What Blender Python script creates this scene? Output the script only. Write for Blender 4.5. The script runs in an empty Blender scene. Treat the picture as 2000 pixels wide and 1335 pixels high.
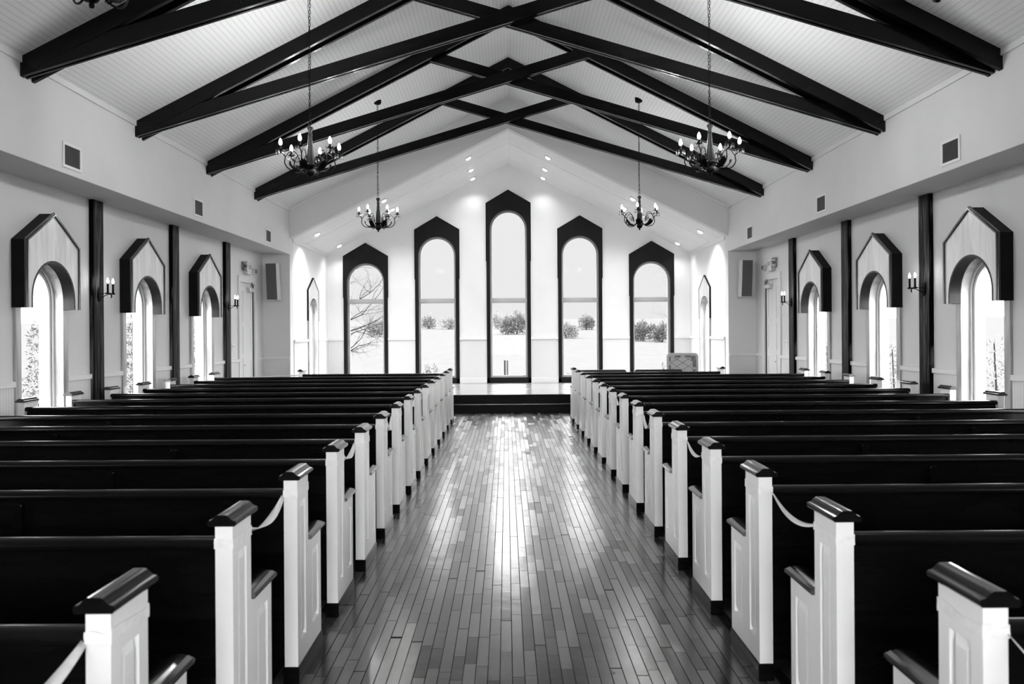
import bpy, bmesh, math, random
from mathutils import Vector, Matrix

R = random.Random(7)
PI = math.pi
SC = bpy.context.scene
COL = SC.collection

# ------------------------------------------------------------------ camera
cam_d = bpy.data.cameras.new('camera')
cam = bpy.data.objects.new('camera', cam_d)
COL.objects.link(cam)
ROLL = 0.007
cam_d.sensor_width = 36.0
cam_d.lens = 36.0 * 1556 / 2000
cam_d.shift_x = 11 / 2000
cam_d.shift_y = -19.5 / 2000
right = Vector((math.cos(ROLL), 0, -math.sin(ROLL)))
up = Vector((math.sin(ROLL), 0, math.cos(ROLL)))
back = Vector((0, -1, 0))
m = Matrix((right, up, back)).transposed().to_4x4()
m.translation = Vector((0, 0, 1.62))
cam.matrix_world = m
cam_d.clip_start = 0.05
cam_d.clip_end = 600
cam_d.dof.use_dof = True
cam_d.dof.focus_distance = 11.0
cam_d.dof.aperture_fstop = 4.5
SC.camera = cam

# ------------------------------------------------------------------ world: overcast sky
SKY_LOW, SKY_HIGH, SKY_SIDE = 0.86, 25.0, 17.0
w = bpy.data.worlds.new('sky')
SC.world = w
w.use_nodes = True
nt = w.node_tree
for n in list(nt.nodes):
    nt.nodes.remove(n)
out = nt.nodes.new('ShaderNodeOutputWorld')
bg = nt.nodes.new('ShaderNodeBackground')
tc = nt.nodes.new('ShaderNodeTexCoord')
sep = nt.nodes.new('ShaderNodeSeparateXYZ')
nt.links.new(tc.outputs['Generated'], sep.inputs[0])


def wmap(src, a, b, c, d):
    n = nt.nodes.new('ShaderNodeMapRange')
    n.interpolation_type = 'SMOOTHSTEP'
    n.inputs['From Min'].default_value = a
    n.inputs['From Max'].default_value = b
    n.inputs['To Min'].default_value = c
    n.inputs['To Max'].default_value = d
    nt.links.new(src, n.inputs['Value'])
    return n.outputs[0]


f_up = wmap(sep.outputs['Z'], 0.185, 0.40, SKY_LOW, SKY_HIGH)
f_side = wmap(sep.outputs['Y'], 0.72, 0.94, SKY_SIDE, SKY_LOW)
mx = nt.nodes.new('ShaderNodeMath')
mx.operation = 'MAXIMUM'
nt.links.new(f_up, mx.inputs[0])
nt.links.new(f_side, mx.inputs[1])
nt.links.new(mx.outputs[0], bg.inputs['Strength'])
bg.inputs['Color'].default_value = (1, 1, 1, 1)
nt.links.new(bg.outputs[0], out.inputs[0])

SC.view_settings.view_transform = 'Standard'
SC.view_settings.look = 'None'
SC.view_settings.exposure = 0.0
SC.view_settings.gamma = 1.0
SC.view_settings.use_curve_mapping = False
SC.render.engine = 'CYCLES'
SC.cycles.use_denoising = True
SC.cycles.max_bounces = 8
SC.cycles.diffuse_bounces = 5
SC.cycles.glossy_bounces = 4
SC.cycles.transparent_max_bounces = 12
SC.cycles.sample_clamp_indirect = 6
SC.cycles.caustics_reflective = False
SC.cycles.caustics_refractive = False

# added fill lamp behind the camera, standing in for daylight from the rear
al = bpy.data.lights.new('entrance_daylight', 'AREA')
al.shape = 'RECTANGLE'
al.size = 3.2
al.size_y = 2.6
al.energy = 60
alo = bpy.data.objects.new('entrance_daylight', al)
COL.objects.link(alo)
alo.location = (0.06, -3.3, 1.7)
alo.rotation_euler = (PI / 2, 0, 0)

# ------------------------------------------------------------------ key dimensions
XC = 0.064
WL, WR = 5.03, 5.16          # nave side walls (left is -WL)
BL, BR = 4.465, 4.593        # upper walls and chancel side walls
Y0, YA, YB = -3.6, 16.46, 19.93
ZS, ZEAVE, ZRIDGE = 3.258, 4.19, 6.50
ZCE, ZCA = 3.585, 5.821      # chancel ceiling eave and apex
ZST = 0.343                  # stage
TRUSS_Y = [7.34, 9.61, 11.89, 14.15]
PITCH = 0.866
YK = lambda k: 3.68 + PITCH * k


# ------------------------------------------------------------------ materials
def new_mat(name):
    mt = bpy.data.materials.new(name)
    mt.use_nodes = True
    t = mt.node_tree
    b = t.nodes['Principled BSDF']
    return mt, t, b


def g(v):
    return (v, v, v, 1)


def mat_plain(name, v, rough=0.6, coat=0.0, var=0.06, scale=3.0, spec=0.5, metal=0.0, bump=0.0):
    mt, t, b = new_mat(name)
    b.inputs['Roughness'].default_value = rough
    b.inputs['Coat Weight'].default_value = coat
    b.inputs['Coat Roughness'].default_value = 0.12
    b.inputs['Specular IOR Level'].default_value = spec
    b.inputs['Metallic'].default_value = metal
    tc = t.nodes.new('ShaderNodeTexCoord')
    n = t.nodes.new('ShaderNodeTexNoise')
    n.inputs['Scale'].default_value = scale
    n.inputs['Detail'].default_value = 4
    t.links.new(tc.outputs['Object'], n.inputs['Vector'])
    r = t.nodes.new('ShaderNodeValToRGB')
    r.color_ramp.elements[0].position = 0.3
    r.color_ramp.elements[1].position = 0.7
    r.color_ramp.elements[0].color = g(v * (1 - var))
    r.color_ramp.elements[1].color = g(min(1, v * (1 + var)))
    t.links.new(n.outputs['Fac'], r.inputs[0])
    t.links.new(r.outputs[0], b.inputs['Base Color'])
    if bump:
        bp = t.nodes.new('ShaderNodeBump')
        bp.inputs['Strength'].default_value = bump
        bp.inputs['Distance'].default_value = 0.002
        n2 = t.nodes.new('ShaderNodeTexNoise')
        n2.inputs['Scale'].default_value = scale * 12
        t.links.new(tc.outputs['Object'], n2.inputs['Vector'])
        t.links.new(n2.outputs['Fac'], bp.inputs['Height'])
        t.links.new(bp.outputs[0], b.inputs['Normal'])
    return mt


def mat_wood(name, lo, hi, stretch, rough=0.35, coat=0.6, coat_rough=0.12, bump=0.15, scale=9.0, ior=1.5, spec=0.5, ramp=(0.35, 0.68)):
    """stretch: scale per axis; small along the grain."""
    mt, t, b = new_mat(name)
    b.inputs['Roughness'].default_value = rough
    b.inputs['Coat Weight'].default_value = coat
    b.inputs['Coat Roughness'].default_value = coat_rough
    b.inputs['Coat IOR'].default_value = ior
    b.inputs['Specular IOR Level'].default_value = spec
    tc = t.nodes.new('ShaderNodeTexCoord')
    mp = t.nodes.new('ShaderNodeMapping')
    mp.inputs['Scale'].default_value = stretch
    t.links.new(tc.outputs['Object'], mp.inputs['Vector'])
    n = t.nodes.new('ShaderNodeTexNoise')
    n.inputs['Scale'].default_value = scale
    n.inputs['Detail'].default_value = 6
    n.inputs['Roughness'].default_value = 0.6
    n.inputs['Distortion'].default_value = 0.8
    t.links.new(mp.outputs[0], n.inputs['Vector'])
    r = t.nodes.new('ShaderNodeValToRGB')
    r.color_ramp.elements[0].position = ramp[0]
    r.color_ramp.elements[1].position = ramp[1]
    r.color_ramp.elements[0].color = g(lo)
    r.color_ramp.elements[1].color = g(hi)
    t.links.new(n.outputs['Fac'], r.inputs[0])
    t.links.new(r.outputs[0], b.inputs['Base Color'])
    if bump:
        bp = t.nodes.new('ShaderNodeBump')
        bp.inputs['Strength'].default_value = bump
        bp.inputs['Distance'].default_value = 0.003
        t.links.new(n.outputs['Fac'], bp.inputs['Height'])
        t.links.new(bp.outputs[0], b.inputs['Normal'])
        if coat:
            t.links.new(bp.outputs[0], b.inputs['Coat Normal'])
    return mt


def mat_grooved(name, v, axis, pitch, rough=0.5, groove=0.10, dark=0.6):
    """painted beadboard: grooves every `pitch` along `axis`."""
    mt, t, b = new_mat(name)
    b.inputs['Roughness'].default_value = rough
    tc = t.nodes.new('ShaderNodeTexCoord')
    s = t.nodes.new('ShaderNodeSeparateXYZ')
    t.links.new(tc.outputs['Object'], s.inputs[0])
    src = s.outputs[axis]

    def M(op, a, bb=None):
        n = t.nodes.new('ShaderNodeMath')
        n.operation = op
        if isinstance(a, (int, float)):
            n.inputs[0].default_value = a
        else:
            t.links.new(a, n.inputs[0])
        if bb is not None:
            if isinstance(bb, (int, float)):
                n.inputs[1].default_value = bb
            else:
                t.links.new(bb, n.inputs[1])
        return n.outputs[0]
    fr = M('FRACT', M('DIVIDE', M('ADD', src, 50.0), pitch))
    dist = M('ABSOLUTE', M('SUBTRACT', fr, 0.5))
    r = t.nodes.new('ShaderNodeMapRange')
    r.interpolation_type = 'SMOOTHSTEP'
    r.inputs['From Min'].default_value = 0.0
    r.inputs['From Max'].default_value = groove
    t.links.new(dist, r.inputs['Value'])
    mixc = t.nodes.new('ShaderNodeMix')
    mixc.data_type = 'RGBA'
    t.links.new(r.outputs[0], mixc.inputs[0])
    mixc.inputs[6].default_value = g(v * dark)
    mixc.inputs[7].default_value = g(v)
    t.links.new(mixc.outputs[2], b.inputs['Base Color'])
    bp = t.nodes.new('ShaderNodeBump')
    bp.inputs['Strength'].default_value = 0.4
    bp.inputs['Distance'].default_value = 0.004
    t.links.new(r.outputs[0], bp.inputs['Height'])
    t.links.new(bp.outputs[0], b.inputs['Normal'])
    return mt


def mat_planks(name, lo, hi, across, along, width, length, rough=0.2, coat=1.0, coat_rough=0.08):
    mt, t, b = new_mat(name)
    b.inputs['Roughness'].default_value = rough
    b.inputs['Coat Weight'].default_value = coat
    b.inputs['Coat Roughness'].default_value = coat_rough
    b.inputs['Coat IOR'].default_value = 1.5
    tc = t.nodes.new('ShaderNodeTexCoord')
    s = t.nodes.new('ShaderNodeSeparateXYZ')
    t.links.new(tc.outputs['Object'], s.inputs[0])

    def M(op, a, bb=None, cc=None):
        n = t.nodes.new('ShaderNodeMath')
        n.operation = op
        for i, q in enumerate((a, bb, cc)):
            if q is None:
                continue
            if isinstance(q, (int, float)):
                n.inputs[i].default_value = q
            else:
                t.links.new(q, n.inputs[i])
        return n.outputs[0]
    u = M('DIVIDE', M('ADD', s.outputs[across], 50.0), width)
    row = M('FLOOR', u)
    fu = M('FRACT', u)
    wn = t.nodes.new('ShaderNodeTexWhiteNoise')
    wn.noise_dimensions = '1D'
    t.links.new(row, wn.inputs['W'])
    off = M('MULTIPLY', wn.outputs['Value'], 37.0)
    # uneven board lengths: warp the coordinate along the row
    ns = t.nodes.new('ShaderNodeTexNoise')
    ns.noise_dimensions = '2D'
    ns.inputs['Scale'].default_value = 1.0
    ns.inputs['Detail'].default_value = 0
    cmb0 = t.nodes.new('ShaderNodeCombineXYZ')
    t.links.new(s.outputs[along], cmb0.inputs[0])
    t.links.new(M('MULTIPLY', row, 7.31), cmb0.inputs[1])
    t.links.new(cmb0.outputs[0], ns.inputs['Vector'])
    warp = M('MULTIPLY', ns.outputs['Fac'], 1.2)
    v = M('DIVIDE', M('ADD', M('ADD', s.outputs[along], off), warp), length)
    fv = M('FRACT', v)
    cell = M('FLOOR', v)
    wn2 = t.nodes.new('ShaderNodeTexWhiteNoise')
    wn2.noise_dimensions = '2D'
    cmb = t.nodes.new('ShaderNodeCombineXYZ')
    t.links.new(row, cmb.inputs[0])
    t.links.new(cell, cmb.inputs[1])
    t.links.new(cmb.outputs[0], wn2.inputs['Vector'])
    rnd = wn2.outputs['Value']
    # grain
    mp = t.nodes.new('ShaderNodeCombineXYZ')
    t.links.new(M('MULTIPLY', s.outputs[across], 26.0), mp.inputs[0])
    t.links.new(M('ADD', M('MULTIPLY', s.outputs[along], 3.0), M('MULTIPLY', rnd, 90.0)), mp.inputs[1])
    gn = t.nodes.new('ShaderNodeTexNoise')
    gn.inputs['Scale'].default_value = 1.6
    gn.inputs['Detail'].default_value = 6
    gn.inputs['Distortion'].default_value = 1.2
    t.links.new(mp.outputs[0], gn.inputs['Vector'])
    tone = M('ADD', M('MULTIPLY', rnd, 0.65), M('MULTIPLY', gn.outputs['Fac'], 0.5))
    ramp = t.nodes.new('ShaderNodeValToRGB')
    ramp.color_ramp.elements[0].position = 0.25
    ramp.color_ramp.elements[1].position = 1.0
    ramp.color_ramp.elements[0].color = g(lo)
    ramp.color_ramp.elements[1].color = g(hi)
    t.links.new(tone, ramp.inputs[0])
    # gaps
    e1 = M('MINIMUM', fu, M('SUBTRACT', 1.0, fu))
    e2 = M('MULTIPLY', M('MINIMUM', fv, M('SUBTRACT', 1.0, fv)), length / width)
    e = M('MINIMUM', e1, e2)
    gap = t.nodes.new('ShaderNodeMapRange')
    gap.interpolation_type = 'SMOOTHSTEP'
    gap.inputs['From Min'].default_value = 0.012
    gap.inputs['From Max'].default_value = 0.05
    t.links.new(e, gap.inputs['Value'])
    mixc = t.nodes.new('ShaderNodeMix')
    mixc.data_type = 'RGBA'
    t.links.new(gap.outputs[0], mixc.inputs[0])
    mixc.inputs[6].default_value = g(0.004)
    t.links.new(ramp.outputs[0], mixc.inputs[7])
    t.links.new(mixc.outputs[2], b.inputs['Base Color'])
    t.links.new(M('MULTIPLY', gap.outputs[0], M('ADD', 0.45, M('MULTIPLY', rnd, 0.55))), b.inputs['Coat Weight'])
    t.links.new(M('MULTIPLY', gap.outputs[0], 0.3), b.inputs['Specular IOR Level'])
    # per board gloss
    t.links.new(M('ADD', M('MULTIPLY', rnd, 0.12), coat_rough), b.inputs['Coat Roughness'])
    # bump: gaps + slow waves + tilt of each board
    wv = t.nodes.new('ShaderNodeTexNoise')
    wv.inputs['Scale'].default_value = 5.0
    wv.inputs['Detail'].default_value = 3
    t.links.new(tc.outputs['Object'], wv.inputs['Vector'])
    tilt = M('MULTIPLY', M('MULTIPLY', M('SUBTRACT', rnd, 0.5), fu), 0.9)
    h = M('ADD', M('ADD', M('MULTIPLY', gap.outputs[0], 0.55), M('MULTIPLY', wv.outputs['Fac'], 1.1)), tilt)
    h = M('ADD', h, M('MULTIPLY', gn.outputs['Fac'], 0.12))
    bp = t.nodes.new('ShaderNodeBump')
    bp.inputs['Strength'].default_value = 0.85
    bp.inputs['Distance'].default_value = 0.0022
    t.links.new(h, bp.inputs['Height'])
    t.links.new(bp.outputs[0], b.inputs['Normal'])
    t.links.new(bp.outputs[0], b.inputs['Coat Normal'])
    return mt


def mat_glass():
    mt, t, b = new_mat('window_glass')
    t.nodes.remove(b)
    o = t.nodes['Material Output']
    tr = t.nodes.new('ShaderNodeBsdfTransparent')
    tr.inputs[0].default_value = g(0.985)
    gl = t.nodes.new('ShaderNodeBsdfGlossy')
    gl.inputs['Roughness'].default_value = 0.02
    fr = t.nodes.new('ShaderNodeFresnel')
    fr.inputs['IOR'].default_value = 1.12
    mxs = t.nodes.new('ShaderNodeMixShader')
    # the pane is thin: reflect on the face turned to the viewer only
    geo = t.nodes.new('ShaderNodeNewGeometry')
    inv = t.nodes.new('ShaderNodeMath')
    inv.operation = 'SUBTRACT'
    inv.inputs[0].default_value = 1.0
    t.links.new(geo.outputs['Backfacing'], inv.inputs[1])
    mul = t.nodes.new('ShaderNodeMath')
    mul.operation = 'MULTIPLY'
    t.links.new(fr.outputs[0], mul.inputs[0])
    t.links.new(inv.outputs[0], mul.inputs[1])
    t.links.new(mul.outputs[0], mxs.inputs[0])
    t.links.new(tr.outputs[0], mxs.inputs[1])
    t.links.new(gl.outputs[0], mxs.inputs[2])
    t.links.new(mxs.outputs[0], o.inputs[0])
    return mt


def mat_crystal():
    mt, t, b = new_mat('cut_crystal')
    b.inputs['Base Color'].default_value = g(0.9)
    b.inputs['Roughness'].default_value = 0.05
    b.inputs['Transmission Weight'].default_value = 0.7
    b.inputs['IOR'].default_value = 1.5
    return mt


def mat_emit(name, s):
    mt, t, b = new_mat(name)
    b.inputs['Base Color'].default_value = g(0.9)
    b.inputs['Emission Color'].default_value = g(1)
    b.inputs['Emission Strength'].default_value = s
    return mt


M_WALL = mat_plain('pale_wall_paint', 0.74, 0.6, 0, 0.025, 1.5)
M_CEIL = mat_grooved('ceiling_beadboard', 0.92, 'X', 0.052, groove=0.09, dark=0.72)
M_CHCEIL = mat_plain('chancel_ceiling_paint', 0.93, 0.5, 0, 0.02, 2)
M_CHWALL = mat_plain('chancel_wall_paint', 0.84, 0.55, 0, 0.02, 2)
M_BEADY = mat_grooved('beadboard_side', 0.74, 'Y', 0.045, groove=0.09, dark=0.6)
M_BEADX = mat_grooved('beadboard_end', 0.76, 'X', 0.045, groove=0.09, dark=0.75)
M_TRIM = mat_plain('white_trim_paint', 0.80, 0.35, 0.2, 0.02)
M_POST = mat_plain('white_pew_paint', 0.86, 0.32, 0.3, 0.03, 4)
M_PEW = mat_wood('dark_pew_stain', 0.0025, 0.006, (0.15, 1, 1), 0.2, 0.0, 0.12, 0.03, 9, 1.4, 0.14)
M_CAP = mat_wood('dark_cap_varnish', 0.003, 0.008, (1, 0.1, 1), 0.16, 0.5, 0.1, 0.03, 12, spec=0.6)
M_BEAM = mat_wood('dark_beam_stain', 0.0015, 0.006, (0.25, 1, 1.5), 0.2, 0.0, 0.3, 0.08, 7, spec=0.2)
M_PILA = mat_wood('rough_pilaster_stain', 0.0005, 0.09, (3.2, 3.2, 0.22), 0.4, 0.0, 0.2, 1.0, 5, spec=0.05, ramp=(0.47, 0.66))  # dark stained grain; pale streaks put the timber's gloss into the colour
M_HSIDE = mat_plain('dark_hood_stain', 0.004, 0.5, 0.0, 0.3, 6, spec=0.1)
M_HFACE = mat_wood('hood_plywood', 0.56, 0.80, (1.2, 1.2, 0.18), 0.3, 0.8, 0.22, 0.12, 7, 1.6)  # dark hood wood made pale: its glossy reflections are put into the colour
M_HDARK = mat_wood('chancel_casing_stain', 0.004, 0.010, (1.2, 1.2, 0.18), 0.5, 0.0, 0.25, 0.1, 6, spec=0.15)
M_REVEAL = mat_wood('window_reveal_wood', 0.16, 0.5, (1.5, 1.5, 0.15), 0.3, 0.9, 0.2, 0.15, 6)  # reveal and casing wood, lightened: varnish reflections put into the colour
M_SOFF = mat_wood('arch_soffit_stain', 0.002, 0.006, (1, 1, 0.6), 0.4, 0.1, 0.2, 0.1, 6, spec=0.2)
M_SASH = mat_plain('grey_window_sash', 0.42, 0.35, 0.2, 0.1)
M_SASHW = mat_plain('white_window_sash', 0.78, 0.35, 0.2, 0.03)
M_SEAL = mat_plain('black_window_seal', 0.01, 0.5)
M_GLASS = mat_glass()
M_FLOOR = mat_planks('aisle_strip_floor', 0.003, 0.11, 'X', 'Y', 0.0585, 0.45, coat_rough=0.17)
M_STAGE = mat_planks('stage_strip_floor', 0.16, 0.36, 'Y', 'X', 0.0585, 0.9, coat_rough=0.14)
M_RISER = mat_wood('dark_step_riser', 0.004, 0.010, (0.15, 1, 1), 0.5, 0.0, 0.2, 0.08, 8, spec=0.1)
M_NOSE = mat_wood('step_nosing', 0.12, 0.2, (0.2, 1, 1), 0.3, 0.8, 0.15, 0.05, 8)
M_IRON = mat_plain('black_iron', 0.003, 0.5, 0.0, 0.3, 30, spec=0.07, bump=0.3)
M_STEM = mat_plain('turned_grey_wood', 0.005, 0.6, 0.0, 0.35, 25, spec=0.08, bump=0.4)
M_CRYS = mat_crystal()
M_BULB = mat_emit('lit_candle_bulb', 6.0)
M_FLAME = mat_emit('lit_flame_bulb', 70.0)
M_LENS = mat_emit('lit_downlight_lens', 9.0)
M_VENT = mat_plain('vent_dark_louvre', 0.10, 0.5, 0, 0.1)
M_VENTW = mat_plain('vent_white_frame', 0.85, 0.35, 0.2, 0.02)
M_SPK = mat_plain('grey_speaker_cloth', 0.10, 0.7, 0, 0.1, 80)
M_SPKW = mat_plain('pale_speaker_side', 0.62, 0.4, 0.1, 0.04)
M_DEV = mat_plain('pale_device_plastic', 0.62, 0.4, 0.1, 0.05)
M_DEVD = mat_plain('dark_device_plastic', 0.16, 0.4, 0.1, 0.05)
M_DOOR = mat_plain('white_door_paint', 0.78, 0.35, 0.2, 0.02)
M_GAP = mat_plain('door_gap_black', 0.004, 0.9)
M_METAL = mat_plain('brushed_metal', 0.5, 0.3, 0, 0.1, 20, metal=0.9)
M_RIB = mat_plain('white_satin_ribbon', 0.85, 0.35, 0.2, 0.06, 30, bump=0.3)
M_TABLE = mat_plain('grey_moulded_plastic', 0.50, 0.45, 0.1, 0.06, 8)
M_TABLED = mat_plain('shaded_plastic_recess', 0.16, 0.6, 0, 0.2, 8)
M_BENCH = mat_plain('black_vinyl', 0.012, 0.4, 0.3, 0.2, 20)
M_GRASS = mat_plain('pale_winter_grass', 0.041, 0.95, 0, 0.05, 1.2, spec=0.0)
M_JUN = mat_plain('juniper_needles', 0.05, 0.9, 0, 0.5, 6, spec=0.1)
M_JUNP = mat_plain('pale_far_foliage', 0.08, 0.9, 0, 0.25, 6, spec=0.1)  # paler than the other bushes: haze put into the leaf colour
M_BARK = mat_plain('bare_bark', 0.012, 0.9, 0, 0.3, 10, spec=0.1)
M_BARKP = mat_plain('weathered_post', 0.04, 0.9, 0, 0.3, 10, spec=0.1)
M_VINE = mat_plain('vine_leaves', 0.038, 0.8, 0, 0.7, 9, spec=0.2)
M_VINEP = mat_plain('pale_vine_leaves', 0.09, 0.8, 0, 0.3, 9, spec=0.2)


# ------------------------------------------------------------------ mesh helpers
class MB:
    def __init__(self):
        self.v = []
        self.f = []

    def add(self, vs, fs):
        o = len(self.v)
        self.v += [tuple(p) for p in vs]
        self.f += [tuple(o + i for i in q) for q in fs]
        return self

    def box(self, x0, x1, y0, y1, z0, z1):
        x0, x1 = min(x0, x1), max(x0, x1)
        y0, y1 = min(y0, y1), max(y0, y1)
        z0, z1 = min(z0, z1), max(z0, z1)
        vs = [(x, y, z) for x in (x0, x1) for y in (y0, y1) for z in (z0, z1)]
        return self.add(vs, [(0, 1, 3, 2), (4, 6, 7, 5), (0, 4, 5, 1), (2, 3, 7, 6), (0, 2, 6, 4), (1, 5, 7, 3)])

    def prism(self, poly, F, d0, d1):
        n = len(poly)
        vs = [F(s, z, d0) for s, z in poly] + [F(s, z, d1) for s, z in poly]
        fs = [tuple(range(n)), tuple(reversed(range(n, 2 * n)))]
        fs += [(i, (i + 1) % n, n + (i + 1) % n, n + i) for i in range(n)]
        return self.add(vs, fs)

    def ring(self, A, B, F, d0, d1, closed=True):
        """band between two 2D paths of the same length"""
        n = len(A)
        vs = [F(s, z, d0) for s, z in A] + [F(s, z, d0) for s, z in B] + \
             [F(s, z, d1) for s, z in A] + [F(s, z, d1) for s, z in B]
        fs = []
        for i in range(n if closed else n - 1):
            j = (i + 1) % n
            fs += [(i, j, n + j, n + i), (2 * n + i, 3 * n + i, 3 * n + j, 2 * n + j),
                   (i, 2 * n + i, 2 * n + j, j), (n + i, n + j, 3 * n + j, 3 * n + i)]
        if not closed:
            for i in (0, n - 1):
                fs.append((i, n + i, 3 * n + i, 2 * n + i))
        return self.add(vs, fs)

    def lathe(self, prof, n=16, c=(0, 0, 0), axis='Z'):
        vs = []
        for r, z in prof:
            for k in range(n):
                a = 2 * PI * k / n
                if axis == 'Z':
                    vs.append((c[0] + r * math.cos(a), c[1] + r * math.sin(a), c[2] + z))
                elif axis == 'X':
                    vs.append((c[0] + z, c[1] + r * math.cos(a), c[2] + r * math.sin(a)))
                else:
                    vs.append((c[0] + r * math.cos(a), c[1] + z, c[2] + r * math.sin(a)))
        fs = []
        for i in range(len(prof) - 1):
            for k in range(n):
                k2 = (k + 1) % n
                fs.append((i * n + k, i * n + k2, (i + 1) * n + k2, (i + 1) * n + k))
        fs.append(tuple(range(n)))
        fs.append(tuple(reversed(range((len(prof) - 1) * n, len(prof) * n))))
        return self.add(vs, fs)

    def tube(self, pts, r, n=8, closed=False):
        pts = [Vector(p) for p in pts]
        rs = r if isinstance(r, (list, tuple)) else [r] * len(pts)
        N = len(pts)
        vs = []
        prev = None
        for i, p in enumerate(pts):
            if closed:
                t = pts[(i + 1) % N] - pts[i - 1]
            else:
                t = pts[min(i + 1, N - 1)] - pts[max(i - 1, 0)]
            if t.length < 1e-9:
                t = Vector((0, 0, 1))
            t.normalize()
            if prev is None:
                a = Vector((0, 0, 1)) if abs(t.z) < 0.9 else Vector((1, 0, 0))
                prev = t.cross(a).normalized()
            u = (prev - t * prev.dot(t))
            if u.length < 1e-6:
                u = t.orthogonal()
            u.normalize()
            prev = u
            v = t.cross(u)
            for k in range(n):
                a = 2 * PI * k / n
                vs.append(p + (u * math.cos(a) + v * math.sin(a)) * rs[i])
        fs = []
        for i in range(N if closed else N - 1):
            j = (i + 1) % N
            for k in range(n):
                k2 = (k + 1) % n
                fs.append((i * n + k, i * n + k2, j * n + k2, j * n + k))
        if not closed:
            fs.append(tuple(reversed(range(n))))
            fs.append(tuple(range((N - 1) * n, N * n)))
        return self.add(vs, fs)

    def build(self, name, mat, parent=None, smooth=False, bevel=0.0, segs=2, loc=None, **props):
        me = bpy.data.meshes.new(name)
        me.from_pydata(self.v, [], self.f)
        bm = bmesh.new()
        bm.from_mesh(me)
        bmesh.ops.recalc_face_normals(bm, faces=bm.faces)
        bmesh.ops.triangulate(bm, faces=[f for f in bm.faces if len(f.verts) > 4])
        bm.to_mesh(me)
        bm.free()
        me.materials.append(mat)
        if smooth:
            for p in me.polygons:
                p.use_smooth = True
            try:
                me.set_sharp_from_angle(angle=math.radians(40))
            except Exception:
                pass
        o = bpy.data.objects.new(name, me)
        COL.objects.link(o)
        if bevel:
            b = o.modifiers.new('bevel', 'BEVEL')
            b.width = bevel
            b.segments = segs
            b.limit_method = 'ANGLE'
            b.angle_limit = math.radians(50)
        if parent:
            o.parent = parent
        if loc:
            o.location = loc
        for k, v in props.items():
            o[k] = v
        return o


def empty(name, loc=(0, 0, 0), **props):
    o = bpy.data.objects.new(name, None)
    o.empty_display_size = 0.1
    o.location = loc
    COL.objects.link(o)
    for k, v in props.items():
        o[k] = v
    return o


def tag(o, label, cat, group=None):
    o['label'] = label
    o['category'] = cat
    if group:
        o['group'] = group
    return o


def S(o):
    o['kind'] = 'structure'
    return o


def copy_tree(o, parent=None):
    c = o.copy()
    COL.objects.link(c)
    if parent:
        c.parent = parent
    for ch in list(KIDS.get(o.name, [])):
        copy_tree(ch, c)
    return c


KIDS = {}


def index_kids():
    KIDS.clear()
    for o in bpy.data.objects:
        if o.parent:
            KIDS.setdefault(o.parent.name, []).append(o)


ORD = ['first', 'second', 'third', 'fourth', 'fifth', 'sixth', 'seventh', 'eighth', 'ninth', 'tenth',
       'eleventh', 'twelfth', 'thirteenth', 'fourteenth', 'fifteenth', 'sixteenth']

FL = lambda s, z, d: (-WL - d, s, z)
FR = lambda s, z, d: (WR + d, s, z)
FB = lambda s, z, d: (s, YB + d, z)
FCL = lambda s, z, d: (-BL - d, s, z)
FCR = lambda s, z, d: (BR + d, s, z)
FXZ = lambda s, z, d: (s, d, z)


def arch(c, w2, z0, zs, n=20):
    """open path from bottom left over the arch to bottom right (spring at zs)"""
    p = [(c - w2, z0)]
    for i in range(n + 1):
        a = PI - PI * i / n
        p.append((c + w2 * math.cos(a), zs + w2 * math.sin(a)))
    p.append((c + w2, z0))
    return p


def wall_with_arches(name, F, s0, s1, z0, top, holes, mat, th=0.25, apex=None):
    """holes: (centre, half width, bottom, spring). top: function s -> height"""
    mb = MB()
    holes = sorted(holes)

    def strip(a, b, zb):
        if b - a < 1e-4:
            return
        pts = [(a, zb), (b, zb), (b, top(b))]
        if apex is not None and a < apex < b:
            pts.append((apex, top(apex)))
        pts.append((a, top(a)))
        mb.prism(pts, F, 0, th)
    cur = s0
    for c, w2, zb, zs in holes:
        strip(cur, c - w2, z0)
        if zb > z0:
            mb.prism([(c - w2, z0), (c + w2, z0), (c + w2, zb), (c - w2, zb)], F, 0, th)
        ap = arch(c, w2, zb, zs)[1:-1]
        # spandrels + wall above, split left/right at the crown
        L = [q for q in ap if q[0] <= c + 1e-6]
        Rr = [q for q in ap if q[0] >= c - 1e-6]
        mb.prism([(c - w2, top(c - w2))] + L + [(c, top(c))], F, 0, th)
        mb.prism([(c, top(c))] + Rr + [(c + w2, top(c + w2))], F, 0, th)
        cur = c + w2
    strip(cur, s1, z0)
    return S(mb.build(name, mat))


# ------------------------------------------------------------------ room shell
WIN_Y = [-0.47, 1.80, 4.07, 6.33, 8.60, 10.87, 13.13]
W2, ZB_S, ZSP = 0.393, 0.42, 2.007
side_holes = [(y, W2, ZB_S, ZSP) for y in WIN_Y]
DOOR_Y0, DOOR_Y1, DOOR_Z = 15.03, 15.88, 2.60
wall_with_arches('wall_left', FL, Y0, YA + 0.25, 0, lambda s: ZS + 0.05, side_holes, M_WALL)
wall_with_arches('wall_right', FR, Y0, YA + 0.25, 0, lambda s: ZS + 0.05, side_holes, M_WALL)
CWY = 18.36
wall_with_arches('wall_chancel_left', FCL, YA + 0.25, YB + 0.25, 0, lambda s: ZCE + 0.25, [(CWY, W2, ZST + 0.1, ZSP)], M_CHWALL)
wall_with_arches('wall_chancel_right', FCR, YA + 0.25, YB + 0.25, 0, lambda s: ZCE + 0.25, [(CWY, W2, ZST + 0.1, ZSP)], M_CHWALL)
sl = (ZCA - ZCE) / ((BL + BR) / 2)
ctop = lambda s: ZCA - sl * abs(s - XC) + 0.1
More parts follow.
